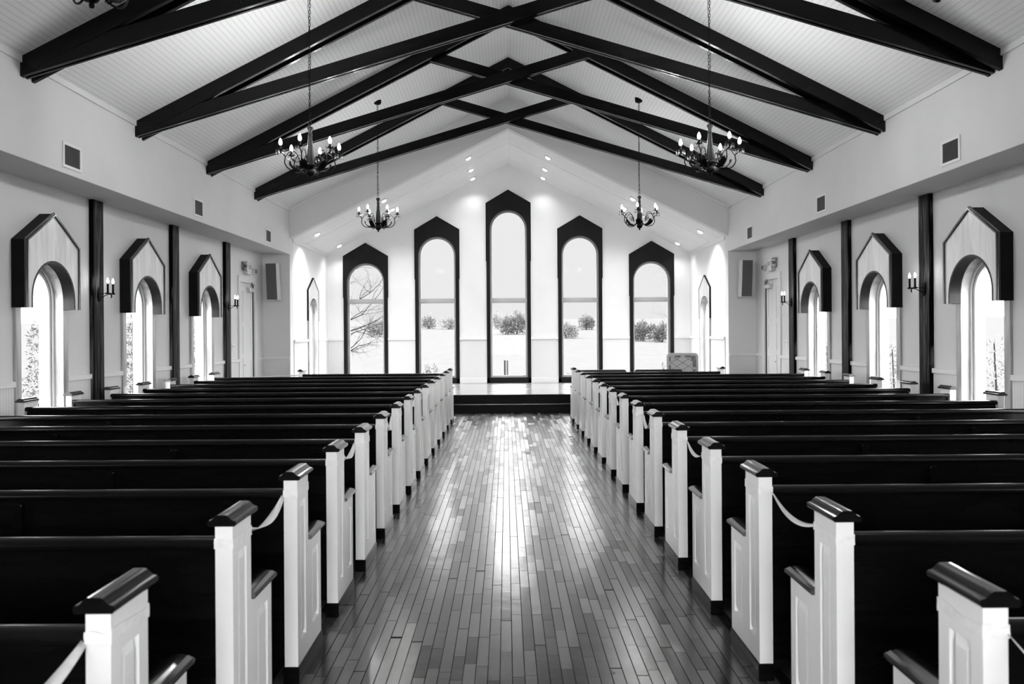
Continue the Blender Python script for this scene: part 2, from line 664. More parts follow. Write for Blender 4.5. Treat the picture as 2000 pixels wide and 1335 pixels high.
BW = [XC + 1.787 * i for i in (-2, -1, 0, 1, 2)]
BPEAK = [3.872, 4.522, 5.174, 4.522, 3.872]
BW2 = 0.466
BZB = ZST + 0.14
BSP = [p - 0.505 - BW2 for p in BPEAK]
wall_with_arches('wall_back', FB, -BL - 0.25, BR + 0.25, 0, ctop,
                 [(BW[i], BW2, BZB, BSP[i]) for i in range(5)], M_CHWALL, apex=XC)

# upper walls (boxed bulkheads over the side walls)
S(MB().box(-WL - 0.25, -BL, Y0, YA, ZS, ZEAVE + 0.25).build('wall_left_upper', M_WALL, bevel=0.006))
S(MB().box(BR, WR + 0.25, Y0, YA, ZS, ZEAVE + 0.25).build('wall_right_upper', M_WALL, bevel=0.006))
# end walls of the side bays, beside the chancel opening
S(MB().box(-WL - 0.25, -BL, YA, YA + 0.25, 0, ZEAVE + 0.25).build('wall_return_left', M_WALL))
S(MB().box(BR, WR + 0.25, YA, YA + 0.25, 0, ZEAVE + 0.25).build('wall_return_right', M_WALL))
# gable over the chancel opening
gz = lambda x: ZRIDGE - 0.51 * abs(x - XC)
ap = [(-BL, ZCE), (XC, ZCA), (BR, ZCE), (BR, gz(BR) + 0.1), (XC, ZRIDGE + 0.1), (-BL, gz(-BL) + 0.1)]
S(MB().prism(ap, FXZ, YA, YA + 0.18).build('wall_gable', M_WALL))
# moulding along the lower edge of the gable
mb = MB()
mb.ring([(-BL, ZCE), (XC, ZCA), (BR, ZCE)], [(-BL, ZCE + 0.11), (XC, ZCA + 0.11), (BR, ZCE + 0.11)], FXZ, YA - 0.012, YA, closed=False)
S(mb.build('trim_1', M_WALL))
# unseen rear wall; its opening is made up to let sky light in
mb = MB()
rz = lambda x: gz(x) + 0.1
mb.prism([(-WL - .25, 0), (-1.6, 0), (-1.6, 2.7), (1.73, 2.7), (1.73, 0), (WR + .25, 0), (WR + .25, ZEAVE), (BR, rz(BR)), (XC, ZRIDGE + .1), (-BL, rz(-BL)), (-WL - .25, ZEAVE)], FXZ, Y0 - 0.25, Y0)
S(mb.build('wall_rear', M_WALL))

# ceilings
S(MB().prism([(-BL - .3, gz(-BL - .3)), (XC, ZRIDGE), (BR + .3, gz(BR + .3)), (BR + .3, gz(BR + .3) + .25), (XC, ZRIDGE + .25), (-BL - .3, gz(-BL - .3) + .25)], FXZ, Y0 - 0.25, YA + 0.18).build('ceiling', M_CEIL))
cz = lambda x: ZCA - sl * abs(x - XC)
S(MB().prism([(-BL - .3, cz(-BL - .3)), (XC, ZCA), (BR + .3, cz(BR + .3)), (BR + .3, cz(BR + .3) + .2), (XC, ZCA + .2), (-BL - .3, cz(-BL - .3) + .2)], FXZ, YA + 0.18, YB + 0.25).build('ceiling_chancel', M_CHCEIL))
# joint moulding across the chancel ceiling
mb = MB()
mb.ring([(-BL, ZCE - 0.012), (XC, ZCA - 0.012), (BR, ZCE - 0.012)], [(-BL, ZCE + .02), (XC, ZCA + .02), (BR, ZCE + .02)], FXZ, 17.68, 17.76, closed=False)
S(mb.build('trim_2', M_CHCEIL))
# crown mouldings
S(MB().box(-BL, -BL + 0.022, Y0, YA, ZEAVE - 0.055, ZEAVE + 0.01).build('trim_3', M_TRIM, bevel=0.004))
S(MB().box(BR - 0.022, BR, Y0, YA, ZEAVE - 0.055, ZEAVE + 0.01).build('trim_4', M_TRIM, bevel=0.004))
S(MB().box(-BL, -BL + 0.03, YA + .2, YB, ZCE - 0.07, ZCE + 0.01).build('trim_5', M_TRIM, bevel=0.01))
S(MB().box(BR - 0.03, BR, YA + .2, YB, ZCE - 0.07, ZCE + 0.01).build('trim_6', M_TRIM, bevel=0.01))
mb = MB()
mb.ring([(-BL, gz(-BL) - .05), (XC, ZRIDGE - .05), (BR, gz(BR) - .05)], [(-BL, gz(-BL) + .01), (XC, ZRIDGE + .01), (BR, gz(BR) + .01)], FXZ, YA - 0.02, YA, closed=False)
S(mb.build('trim_7', M_TRIM))

# floors
S(MB().box(-WL - .25, WR + .25, Y0 - .25, YA + 0.25, -0.2, 0).build('floor', M_FLOOR))
S(MB().box(-BL - 0.05, BR + 0.05, 16.24, YB + 0.1, 0.02, ZST).build('floor_stage', M_STAGE))
st = empty('stage_steps', (XC, 15.95, 0))
tag(st, 'two dark wooden steps rising from the aisle to the stage', 'steps')
a = MB().box(-4.35, 4.35, 0.0, 0.27, 0.002, 0.155).build('riser', M_RISER, st)
b = MB().box(-4.35, 4.35, -0.015, 0.27, 0.157, 0.178).build('tread', M_RISER, st, bevel=0.005)
MB().box(-4.35, 4.35, 0.25, 0.285, 0.18, ZST - 0.02).build('riser', M_RISER, st)
MB().box(-4.35, 4.35, -0.018, -0.0155, 0.170, 0.1785).build('nosing', M_NOSE, b)
MB().box(-4.35, 4.35, 0.235, 0.2899, ZST - 0.018, ZST + 0.004).build('nosing', M_RISER, st)


# wainscot, chair rail and baseboard, interrupted at openings
def runs(a, b, gaps):
    out_, cur = [], a
    for g0, g1 in sorted(gaps):
        if g0 > cur:
            out_.append((cur, min(g0, b)))
        cur = max(cur, g1)
    if cur < b:
        out_.append((cur, b))
    return out_


def wainscot(side, F, a, b, gaps, z0, mat, n0):
    pan, rail, base = MB(), MB(), MB()
    for s0, s1 in runs(a, b, gaps):
        pan.prism([(s0, z0), (s1, z0), (s1, z0 + 1.10), (s0, z0 + 1.10)], F, -0.012, 0)
        rail.prism([(s0, z0 + 1.09), (s1, z0 + 1.09), (s1, z0 + 1.149), (s0, z0 + 1.149)], F, -0.035, -0.002)
        base.prism([(s0, z0), (s1, z0), (s1, z0 + 0.14), (s0, z0 + 0.14)], F, -0.024, -0.002)
    S(pan.build('wall_%s_panelling' % side, mat))
    S(rail.build('trim_%d' % n0, M_TRIM, bevel=0.006))
    S(base.build('baseboard_%s' % side, M_TRIM, bevel=0.004))


CAS = 0.487
sgaps = [(y - CAS, y + CAS) for y in WIN_Y] + [(y, y + .24) for y in TRUSS_Y[1:]] + [(DOOR_Y0 - .09, DOOR_Y1 + .09)]
wainscot('left', FL, Y0, YA, sgaps, 0, M_BEADY, 8)
wainscot('right', FR, Y0, YA, sgaps, 0, M_BEADY, 9)
wainscot('chancel_left', FCL, YA + .26, YB, [(CWY - CAS, CWY + CAS)], ZST, M_BEADY, 10)
wainscot('chancel_right', FCR, YA + .26, YB, [(CWY - CAS, CWY + CAS)], ZST, M_BEADY, 11)
wainscot('back', FB, -BL, BR, [(x - .551, x + .551) for x in BW], ZST, M_BEADX, 12)
FRW = lambda s, z, d: (s, YA + d, z)
wainscot('return_left', FRW, -WL + .01, -BL - .005, [], 0, M_BEADX, 13)
wainscot('return_right', FRW, BR + .005, WR - .01, [], 0, M_BEADX, 14)


# ------------------------------------------------------------------ windows
def hood_outline(c, hw, z0, ze, zp, ax, aw2, asp):
    """pentagon with an arch cut out of its lower edge (single simple polygon)"""
    inner = arch(c, aw2, z0, asp)
    return [(c - hw, z0)] + [(c - hw, ze), (c, zp), (c + hw, ze), (c + hw, z0)] + list(reversed(inner))


NWIN = [0]


def make_window(F, c, w2, zb, zs, hood, hd, cas_w, cas_lo, mullion, mats, sash_w=0.045, deep=0.10, sill=True):
    """hood = (half width, z0, z eave, z peak)"""
    NWIN[0] += 1
    root = S(empty('window_%d' % NWIN[0], F(c, zb, 0)))
    org = Vector(F(c, zb, 0))
    G = lambda s, z, d: tuple(Vector(F(s, z, d)) - org)
    m_face, m_side, m_reveal, m_case, m_sash, m_soff = mats
    hw, hz0, hze, hzp = hood
    # reveal lining
    mb = MB()
    A = arch(c, w2 - 0.004, zb + 0.004, zs)
    B = arch(c, w2 + 0.02, zb - 0.02, zs)
    mb.ring(A, B, G, -0.03, deep + 0.05)
    mb.build('window_reveal', m_reveal, root, smooth=True)
    # casing below the hood
    cz0 = cas_lo
    mb = MB()
    for sg in (-1, 1):
        s0, s1 = sorted((c + sg * (w2 + 0.018), c + sg * (w2 + cas_w)))
        mb.prism([(s0, cz0), (s1, cz0), (s1, hz0 + 0.02), (s0, hz0 + 0.02)], G, -0.031, -0.001)
    mb.prism([(c - w2 - cas_w, cz0), (c + w2 + cas_w, cz0), (c + w2 + cas_w, zb - 0.018), (c - w2 - cas_w, zb - 0.018)], G, -0.031, -0.001)
    mb.build('window_casing', m_case, root)
    # hood: box body, front panel, edge bead
    out5 = [(c - hw, hz0), (c - hw, hze), (c, hzp), (c + hw, hze), (c + hw, hz0)]
    k = 0.022
    in5 = [(c - hw + k, hz0), (c - hw + k, hze - 0.012), (c, hzp - k * 1.35), (c + hw - k, hze - 0.012), (c + hw - k, hz0)]
    hdn = hood_outline(c, hw - 0.004, hz0, hze - 0.003, hzp - 0.006, None, w2, zs)
    if hd > 0.08:
        mb = MB()
        mb.ring(out5, in5, G, -hd, -0.001, closed=False)
        hb = mb.build('window_hood', m_side, root)
        mb = MB()
        mb.ring(arch(c, w2 - 0.003, hz0 + .001, zs), arch(c, w2 + 0.02, hz0 + .001, zs), G, -hd + 0.003, -0.032, closed=False)
        mb.build('hood_soffit', m_soff, hb, smooth=True)
        mb = MB()
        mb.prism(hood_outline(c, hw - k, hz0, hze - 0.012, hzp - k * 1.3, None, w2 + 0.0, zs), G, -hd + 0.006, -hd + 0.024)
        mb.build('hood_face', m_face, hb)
        mb = MB()
        e = 0.010
        o2 = [(c - hw - e, hz0), (c - hw - e, hze + .004), (c, hzp + e * 1.3), (c + hw + e, hze + .004), (c + hw + e, hz0)]
        mb.ring(o2, out5, G, -hd - 0.006, -hd + 0.02, closed=False)
        mb.ring(out5, in5, G, -hd - 0.012, -hd + 0.004, closed=False)
        mb.build('hood_bead', M_CAP, hb, bevel=0.003)
    else:
        mb = MB()
        mb.prism(hdn, G, -hd, -0.001)
        hb = mb.build('window_hood', m_face, root)
        mb = MB()
        mb.ring(out5, [(c - hw + .012, hz0), (c - hw + .012, hze - .007), (c, hzp - .016), (c + hw - .012, hze - .007), (c + hw - .012, hz0)], G, -hd - 0.008, -0.001, closed=False)
        mb.build('hood_bead', m_side, hb)
    # sash
    mb = MB()
    s1_, s2_ = sash_w * 0.45, sash_w
    mb.ring(arch(c, w2 - 0.005, zb + .005, zs), arch(c, w2 - s1_, zb + s1_, zs), G, deep - 0.03, deep + 0.03)
    mb.ring(arch(c, w2 - s1_, zb + s1_, zs), arch(c, w2 - s2_, zb + s2_, zs), G, deep - 0.012, deep + 0.03)
    fr = mb.build('window_frame', m_sash, root)
    mb = MB()
    mb.ring(arch(c, w2 - s1_ + .002, zb + s1_ - .002, zs), arch(c, w2 - s1_ - .005, zb + s1_ + .005, zs), G, deep - 0.014, deep - 0.011)
    mb.build('window_seal', M_SEAL, fr)
    pane = MB()
    if mullion:
        z0m, z1m = mullion
        mb = MB()
        mb.prism([(c - w2 + .01, z0m), (c + w2 - .01, z0m), (c + w2 - .01, z1m), (c - w2 + .01, z1m)], G, deep - 0.02, deep + 0.03)
        mb.prism([(c - w2 + .03, z0m + .03), (c + w2 - .03, z0m + .03), (c + w2 - .03, z1m - .03), (c - w2 + .03, z1m - .03)], G, deep - 0.028, deep - .02)
        mb.build('window_mullion', m_sash, root)
        lo = [(c - w2 + s2_, zb + s2_), (c + w2 - s2_, zb + s2_), (c + w2 - s2_, z0m), (c - w2 + s2_, z0m)]
        MB().prism(lo, G, deep + 0.008, deep + 0.012).build('window_pane', M_GLASS, root)
        MB().prism(arch(c, w2 - s2_, z1m, zs), G, deep + 0.008, deep + 0.012).build('window_pane', M_GLASS, root)
    else:
        MB().prism(arch(c, w2 - s2_, zb + s2_, zs), G, deep + 0.008, deep + 0.012).build('window_pane', M_GLASS, root)
    return root


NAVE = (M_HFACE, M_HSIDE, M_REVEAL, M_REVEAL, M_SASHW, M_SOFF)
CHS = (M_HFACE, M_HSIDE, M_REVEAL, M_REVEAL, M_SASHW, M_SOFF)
CHB = (M_HDARK, M_HSIDE, M_HDARK, M_HDARK, M_SASH, M_HDARK)
for i, y in enumerate(WIN_Y):
    for F in (FL, FR):
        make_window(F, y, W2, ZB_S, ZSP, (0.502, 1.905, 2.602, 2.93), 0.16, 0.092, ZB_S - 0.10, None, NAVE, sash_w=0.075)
for F in (FCL, FCR):
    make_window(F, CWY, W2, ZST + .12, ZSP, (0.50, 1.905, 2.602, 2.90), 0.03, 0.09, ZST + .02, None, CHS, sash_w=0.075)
for i in range(5):
    pk = BPEAK[i]
    hz0 = [2.50, 2.95, 3.39, 2.95, 2.50][i]
    make_window(FB, BW[i], BW2, BZB, BSP[i], (0.563, hz0, pk - 0.33, pk), 0.035, 0.085, ZST + .005, (2.35, 2.47), CHB, sash_w=0.05)

# ------------------------------------------------------------------ trusses
TN = ['nearest dark timber roof truss, its ends highest and widest on the upper walls',
      'second dark timber scissor truss from the viewer, between the two hanging pairs of chandeliers nearest the wall vents',
      'third dark timber scissor truss, its crossing just in front of the small far chandeliers',
      'farthest dark timber scissor truss, crossing just before the chancel gable']
TN[1] = 'second dark timber scissor truss from the viewer, just beyond the large chandeliers'
TN[2] = 'third dark timber scissor truss, crossing just before the small far chandeliers'
for ti, y in enumerate(TRUSS_Y):
    t = empty('roof_truss', (XC, y, ZEAVE))
    tag(t, TN[ti], 'roof truss', 'dark scissor trusses under the ceiling')
    H = (BL + BR) / 2
    P = lambda s, z, d: (s, d, z - ZEAVE)
    top = lambda s: ZRIDGE - ZEAVE + ZEAVE - 0.51 * abs(s)
    for sg in (-1, 1):
        mb = MB()
        poly = [(sg * H, top(H) - .185), (sg * H, top(H) - .001), (0, ZRIDGE - .001), (0, ZRIDGE - .185)]
        mb.prism(poly, P, 0.0, 0.06)
        mb.prism(poly, P, 0.18, 0.23)
        mb.build('rafter', M_BEAM, t, bevel=0.004)
    for sg, (a0, a1, b0, b1) in ((-1, (0.004, 0.052, 0.082, 0.115)), (1, (0.118, 0.160, 0.188, 0.226))):
        zb = 4.01
        s_, h = 0.298, 0.165
        # bottom line z = zb + s_*(x+H) (for left chord), meets ceiling on the other side
        xt = (ZRIDGE - zb - h - s_ * H) / (s_ + 0.51)
        xb = (ZRIDGE - zb - s_ * H) / (s_ + 0.51)
        poly = [(-H, zb), (xb, zb + s_ * (xb + H) - .002), (xt, zb + h + s_ * (xt + H) - .002), (-H, zb + h)]
        poly = [(-sg * px, pz) for px, pz in poly]
        mb = MB()
        mb.prism(poly, P, a0, a1)
        mb.prism(poly, P, b0, b1)
        mb.build('scissor_chord', M_BEAM, t, bevel=0.004)

# ------------------------------------------------------------------ pilasters
for side, F, sg in (('left', FL, -1), ('right', FR, 1)):
    for i, y in enumerate(TRUSS_Y[1:]):
        org = Vector(F(y + .12, 0, 0))
        G = lambda s, z, d: tuple(Vector(F(s, z, d)) - org)
        mb = MB()
        n = 26
        # slightly uneven hewn face
        mb.prism([(y, 0.001), (y + .24, 0.001), (y + .24, ZS - .001), (y, ZS - .001)], G, -0.058, -0.001)
        o = mb.build('wall_post', M_PILA, loc=tuple(org), bevel=0.005)
        tag(o, 'dark timber post on the %s wall, %s from the viewer, %s' %
            (side, ORD[i], ['carrying a sconce', 'bare', 'with sconce by the door'][i]),
            'post', 'dark timber posts against the side walls')

# ------------------------------------------------------------------ vents
for side, F in (('left', FCL), ('right', FCR)):
    for i, y in enumerate([8.03, 11.40, 14.79]):
        root = empty('air_vent', F(y + .175, 3.45, 0))
        tag(root, 'white framed square air vent on the upper %s wall, %s' %
            (side, ['nearest and largest in view', 'middle one of three', 'farthest one beside the chancel opening'][i]), 'vent', 'air vents on the upper walls')
        org = Vector(F(y + .175, 3.45, 0))
        G = lambda s, z, d: tuple(Vector(F(s + y + .175, z + 3.45, d)) - org)
        mb = MB()
        o_ = [(-.175, -.13), (-.175, .13), (.175, .13), (.175, -.13)]
        n_ = [(-.145, -.10), (-.145, .10), (.145, .10), (.145, -.10)]
        mb.ring(o_, n_, G, -0.012, -0.001)
        mb.build('vent_frame', M_VENTW, root, bevel=0.002)
        mb = MB()
        mb.prism(n_, G, -0.003, -0.0012)
        for q in range(22):
            s0 = -.142 + q * .0131
            mb.prism([(s0, -.1), (s0 + .004, -.1), (s0 + .004, .1), (s0, .1)], G, -0.010, -0.003)
        mb.build('vent_louvre', M_VENT, root)


# ------------------------------------------------------------------ doors in the side walls
def make_door(F, n, side):
    root = S(empty('door_%d' % n, F((DOOR_Y0 + DOOR_Y1) / 2, 0, 0)))
    org = Vector(F((DOOR_Y0 + DOOR_Y1) / 2, 0, 0))
    G = lambda s, z, d: tuple(Vector(F(s, z, d)) - org)
    y0, y1, zt = DOOR_Y0, DOOR_Y1, DOOR_Z
    mb = MB()
    A = [(y0 - .09, 0.003), (y0 - .09, zt + .12), (y1 + .09, zt + .12), (y1 + .09, 0.003)]
    B = [(y0, 0.003), (y0, zt), (y1, zt), (y1, 0.003)]
    mb.ring(A, B, G, -0.028, -0.001, closed=False)
    mb.build('door_casing', M_TRIM, root, bevel=0.004)
    leaf = MB().prism([(y0 + .004, 0.01), (y1 - .15, 0.01), (y1 - .15, zt - .01), (y0 + .004, zt - .01)], G, -0.016, -0.002).build('door_leaf', M_DOOR, root)
    gapm = MB().prism([(y1 - .15, 0.01), (y1 - .05, 0.01), (y1 - .05, zt - .005), (y1 - .15, zt - .005)], G, -0.004, -0.0015).build('door_gap', M_GAP, root)
    MB().prism([(y1 - .05, 0.003), (y1, 0.003), (y1, zt), (y1 - .05, zt)], G, -0.022, -0.0015).build('door_jamb', M_DEV, root)
    for (a, b_) in ((.12, .55), (.65, 1.15), (1.25, 1.75), (1.85, 2.45)):
        mb = MB()
        o_ = [(y0 + .13, a), (y0 + .13, b_), (y1 - .22, b_), (y1 - .22, a)]
        i_ = [(y0 + .16, a + .03), (y0 + .16, b_ - .03), (y1 - .25, b_ - .03), (y1 - .25, a + .03)]
        mb.ring(o_, i_, G, -0.024, -0.016)
        mb.build('door_panel_moulding', M_DOOR, leaf)
    # closer
    cl = MB()
    cl.prism([(y0 + .36, zt - .17), (y0 + .60, zt - .17), (y0 + .60, zt - .09), (y0 + .36, zt - .09)], G, -0.09, -0.0165)
    cl.build('door_closer', M_METAL, root, bevel=0.01)
    MB().tube([G(y0 + .45, zt - .07, -.07), G(y0 + .25, zt - .03, -.15), G(y0 + .62, zt + .02, -.05)], 0.010, 6).build('closer_arm', M_DEVD, root)
    MB().lathe([(0, 0), (.012, 0), (.014, .006), (0, .008)], 10, G(y0 + .18, 1.02, -.03), 'X').build('door_handle', M_DEVD, root)


make_door(FL, 1, 'left')
make_door(FR, 2, 'right')


# exit signs, alarm boxes, switches
def text_mesh(txt, size, mat, parent, mtx, name='lettering'):
    cu = bpy.data.curves.new('t', 'FONT')
    cu.body = txt
    cu.size = size
    cu.extrude = 0.001
    cu.align_x = 'CENTER'
    cu.align_y = 'CENTER'
    o = bpy.data.objects.new('t', cu)
    COL.objects.link(o)
    bpy.context.view_layer.update()
    me = bpy.data.meshes.new_from_object(o.evaluated_get(bpy.context.evaluated_depsgraph_get()))
    bpy.data.objects.remove(o)
    me.materials.clear()
    me.materials.append(mat)
    q = bpy.data.objects.new(name, me)
    COL.objects.link(q)
    q.parent = parent
    q.matrix_local = mtx
    return q


for side, F, sg in (('left', FL, -1), ('right', FR, 1)):
    org = Vector(F(15.40, 2.88, 0))
    G = lambda s, z, d: tuple(Vector(F(s + 15.40, z + 2.88, d)) - org)
    r = empty('exit_sign', tuple(org))
    tag(r, 'pale exit sign with two emergency lamp heads above the %s side door' % side, 'exit sign', 'exit signs over the side doors')
    MB().prism([(-.13, -.12), (.13, -.12), (.13, .12), (-.13, .12)], G, -0.075, -0.001).build('sign_box', M_DEV, r, bevel=0.008)
    # letters face into the room
    rot = Matrix.Rotation(sg * -PI / 2 if sg > 0 else PI / 2, 4, 'Z') @ Matrix.Rotation(PI / 2, 4, 'X')
    text_mesh('EXIT', 0.11, M_DEVD, r, Matrix.Translation(G(0, 0.02, -0.0765)) @ rot)
    for q in (-.19, -.19):
        pass
    for zz, ss in ((.08, -.19), (-.02, -.19)):
        h = MB()
        h.lathe([(0, 0), (.03, 0), (.05, .05), (.05, .07), (0, .07)], 14, G(ss, zz, -.03 if sg < 0 else -.10), 'X')
        h.build('lamp_head', M_METAL, r, smooth=True)
    MB().prism([(-.24, -.05), (-.131, -.05), (-.131, .12), (-.24, .12)], G, -0.03, -0.001).build('lamp_bracket', M_DEVD, r, bevel=0.005)
    org2 = Vector(F(15.86, 2.86, 0))
    G2 = lambda s, z, d: tuple(Vector(F(s + 15.86, z + 2.86, d)) - org2)
    r = empty('alarm_sounder', tuple(org2))
    tag(r, 'small pale alarm box beside the exit sign on the %s wall' % side, 'alarm', 'alarm boxes on the side walls')
    MB().prism([(-.08, -.06), (.08, -.06), (.08, .06), (-.08, .06)], G2, -0.05, -0.001).build('alarm_box', M_DEV, r, bevel=0.006)
    MB().prism([(-.05, -.04), (.05, -.04), (.05, .04), (-.05, .04)], G2, -0.062, -0.051).build('alarm_lens', M_DEVD, r, bevel=0.004)
    org3 = Vector(F(14.66, 1.39, 0))
    G3 = lambda s, z, d: tuple(Vector(F(s + 14.66, z + 1.39, d)) - org3)
    r = empty('light_switch', tuple(org3))
    tag(r, 'white light switch plate on the %s wall between timber post and door' % side, 'switch', 'light switches by the side doors')
    MB().prism([(-.06, -.06), (.06, -.06), (.06, .06), (-.06, .06)], G3, -0.008, -0.001).build('switch_plate', M_VENTW, r, bevel=0.002)
    for q in (-.025, .025):
        MB().prism([(q - .006, -.015), (q + .006, -.015), (q + .006, .015), (q - .006, .015)], G3, -0.018, -0.008).build('toggle', M_VENTW, r)

# ------------------------------------------------------------------ wall speakers
for side, sg, x in (('left', -1, -4.735), ('right', 1, 4.87)):
    r = empty('wall_speaker', (x, YA - .17, 2.68))
    tag(r, 'tall grey column loudspeaker on the %s return wall beside the chancel' % side, 'loudspeaker', 'loudspeakers beside the chancel opening')
    mb = MB()
    # body: tapered, facing the room and turned to the centre
    P_ = []
    prof = [(-.375, .00), (-.30, .005), (0.0, .025), (.375, .045)]
    for z, bulge in prof:
        P_.append([(-.14 * -sg, -.06), (.085 * -sg, -.06 - .03), (.125 * -sg, -.035), (.10 * -sg, .12), (-.12 * -sg, .12)])
    vs, fs = [], []
    for (z, bulge), ring in zip(prof, P_):
        for (px, py) in ring:
            vs.append((px + (-sg) * (-bulge * .6), py + (0.03 if py > 0 else -.0), z))
    n = 5
    for i in range(len(prof) - 1):
        for k in range(n):
            k2 = (k + 1) % n
            fs.append((i * n + k, i * n + k2, (i + 1) * n + k2, (i + 1) * n + k))
    fs.append(tuple(range(n)))
    fs.append(tuple(reversed(range((len(prof) - 1) * n, len(prof) * n))))
    mb.add(vs, fs)
    body = mb.build('cabinet', M_SPKW, r, bevel=0.006)
    vs, fs = [], []
    for (z, bulge), ring in zip(prof, P_):
        for (px, py) in ring[:2]:
            vs.append((px * .96 + (-sg) * (-bulge * .6), py - .004, z * .975))
    for i in range(len(prof) - 1):
        fs.append((2 * i, 2 * i + 1, 2 * i + 3, 2 * i + 2))
    m2 = MB().add(vs, fs)
    go = m2.build('grille', M_SPK, r)
    sd = go.modifiers.new('s', 'SOLIDIFY')
    sd.thickness = 0.005
    MB().box(-.03, .03, .145, .169, -.05, .05).build('bracket', M_DEVD, r)

# ------------------------------------------------------------------ chandeliers
def bez(pts, n=10):
    """Catmull-Rom through points"""
    pts = [Vector(p) for p in pts]
    q = [pts[0] * 2 - pts[1]] + pts + [pts[-1] * 2 - pts[-2]]
    res = []
    for i in range(1, len(q) - 2):
        for k in range(n):
            t = k / n
            a, b_, c, d = q[i - 1], q[i], q[i + 1], q[i + 2]
            res.append(0.5 * ((2 * b_) + (c - a) * t + (2 * a - 5 * b_ + 4 * c - d) * t * t + (3 * b_ - a - 3 * c + d) * t ** 3))
    res.append(pts[-1])
    return res


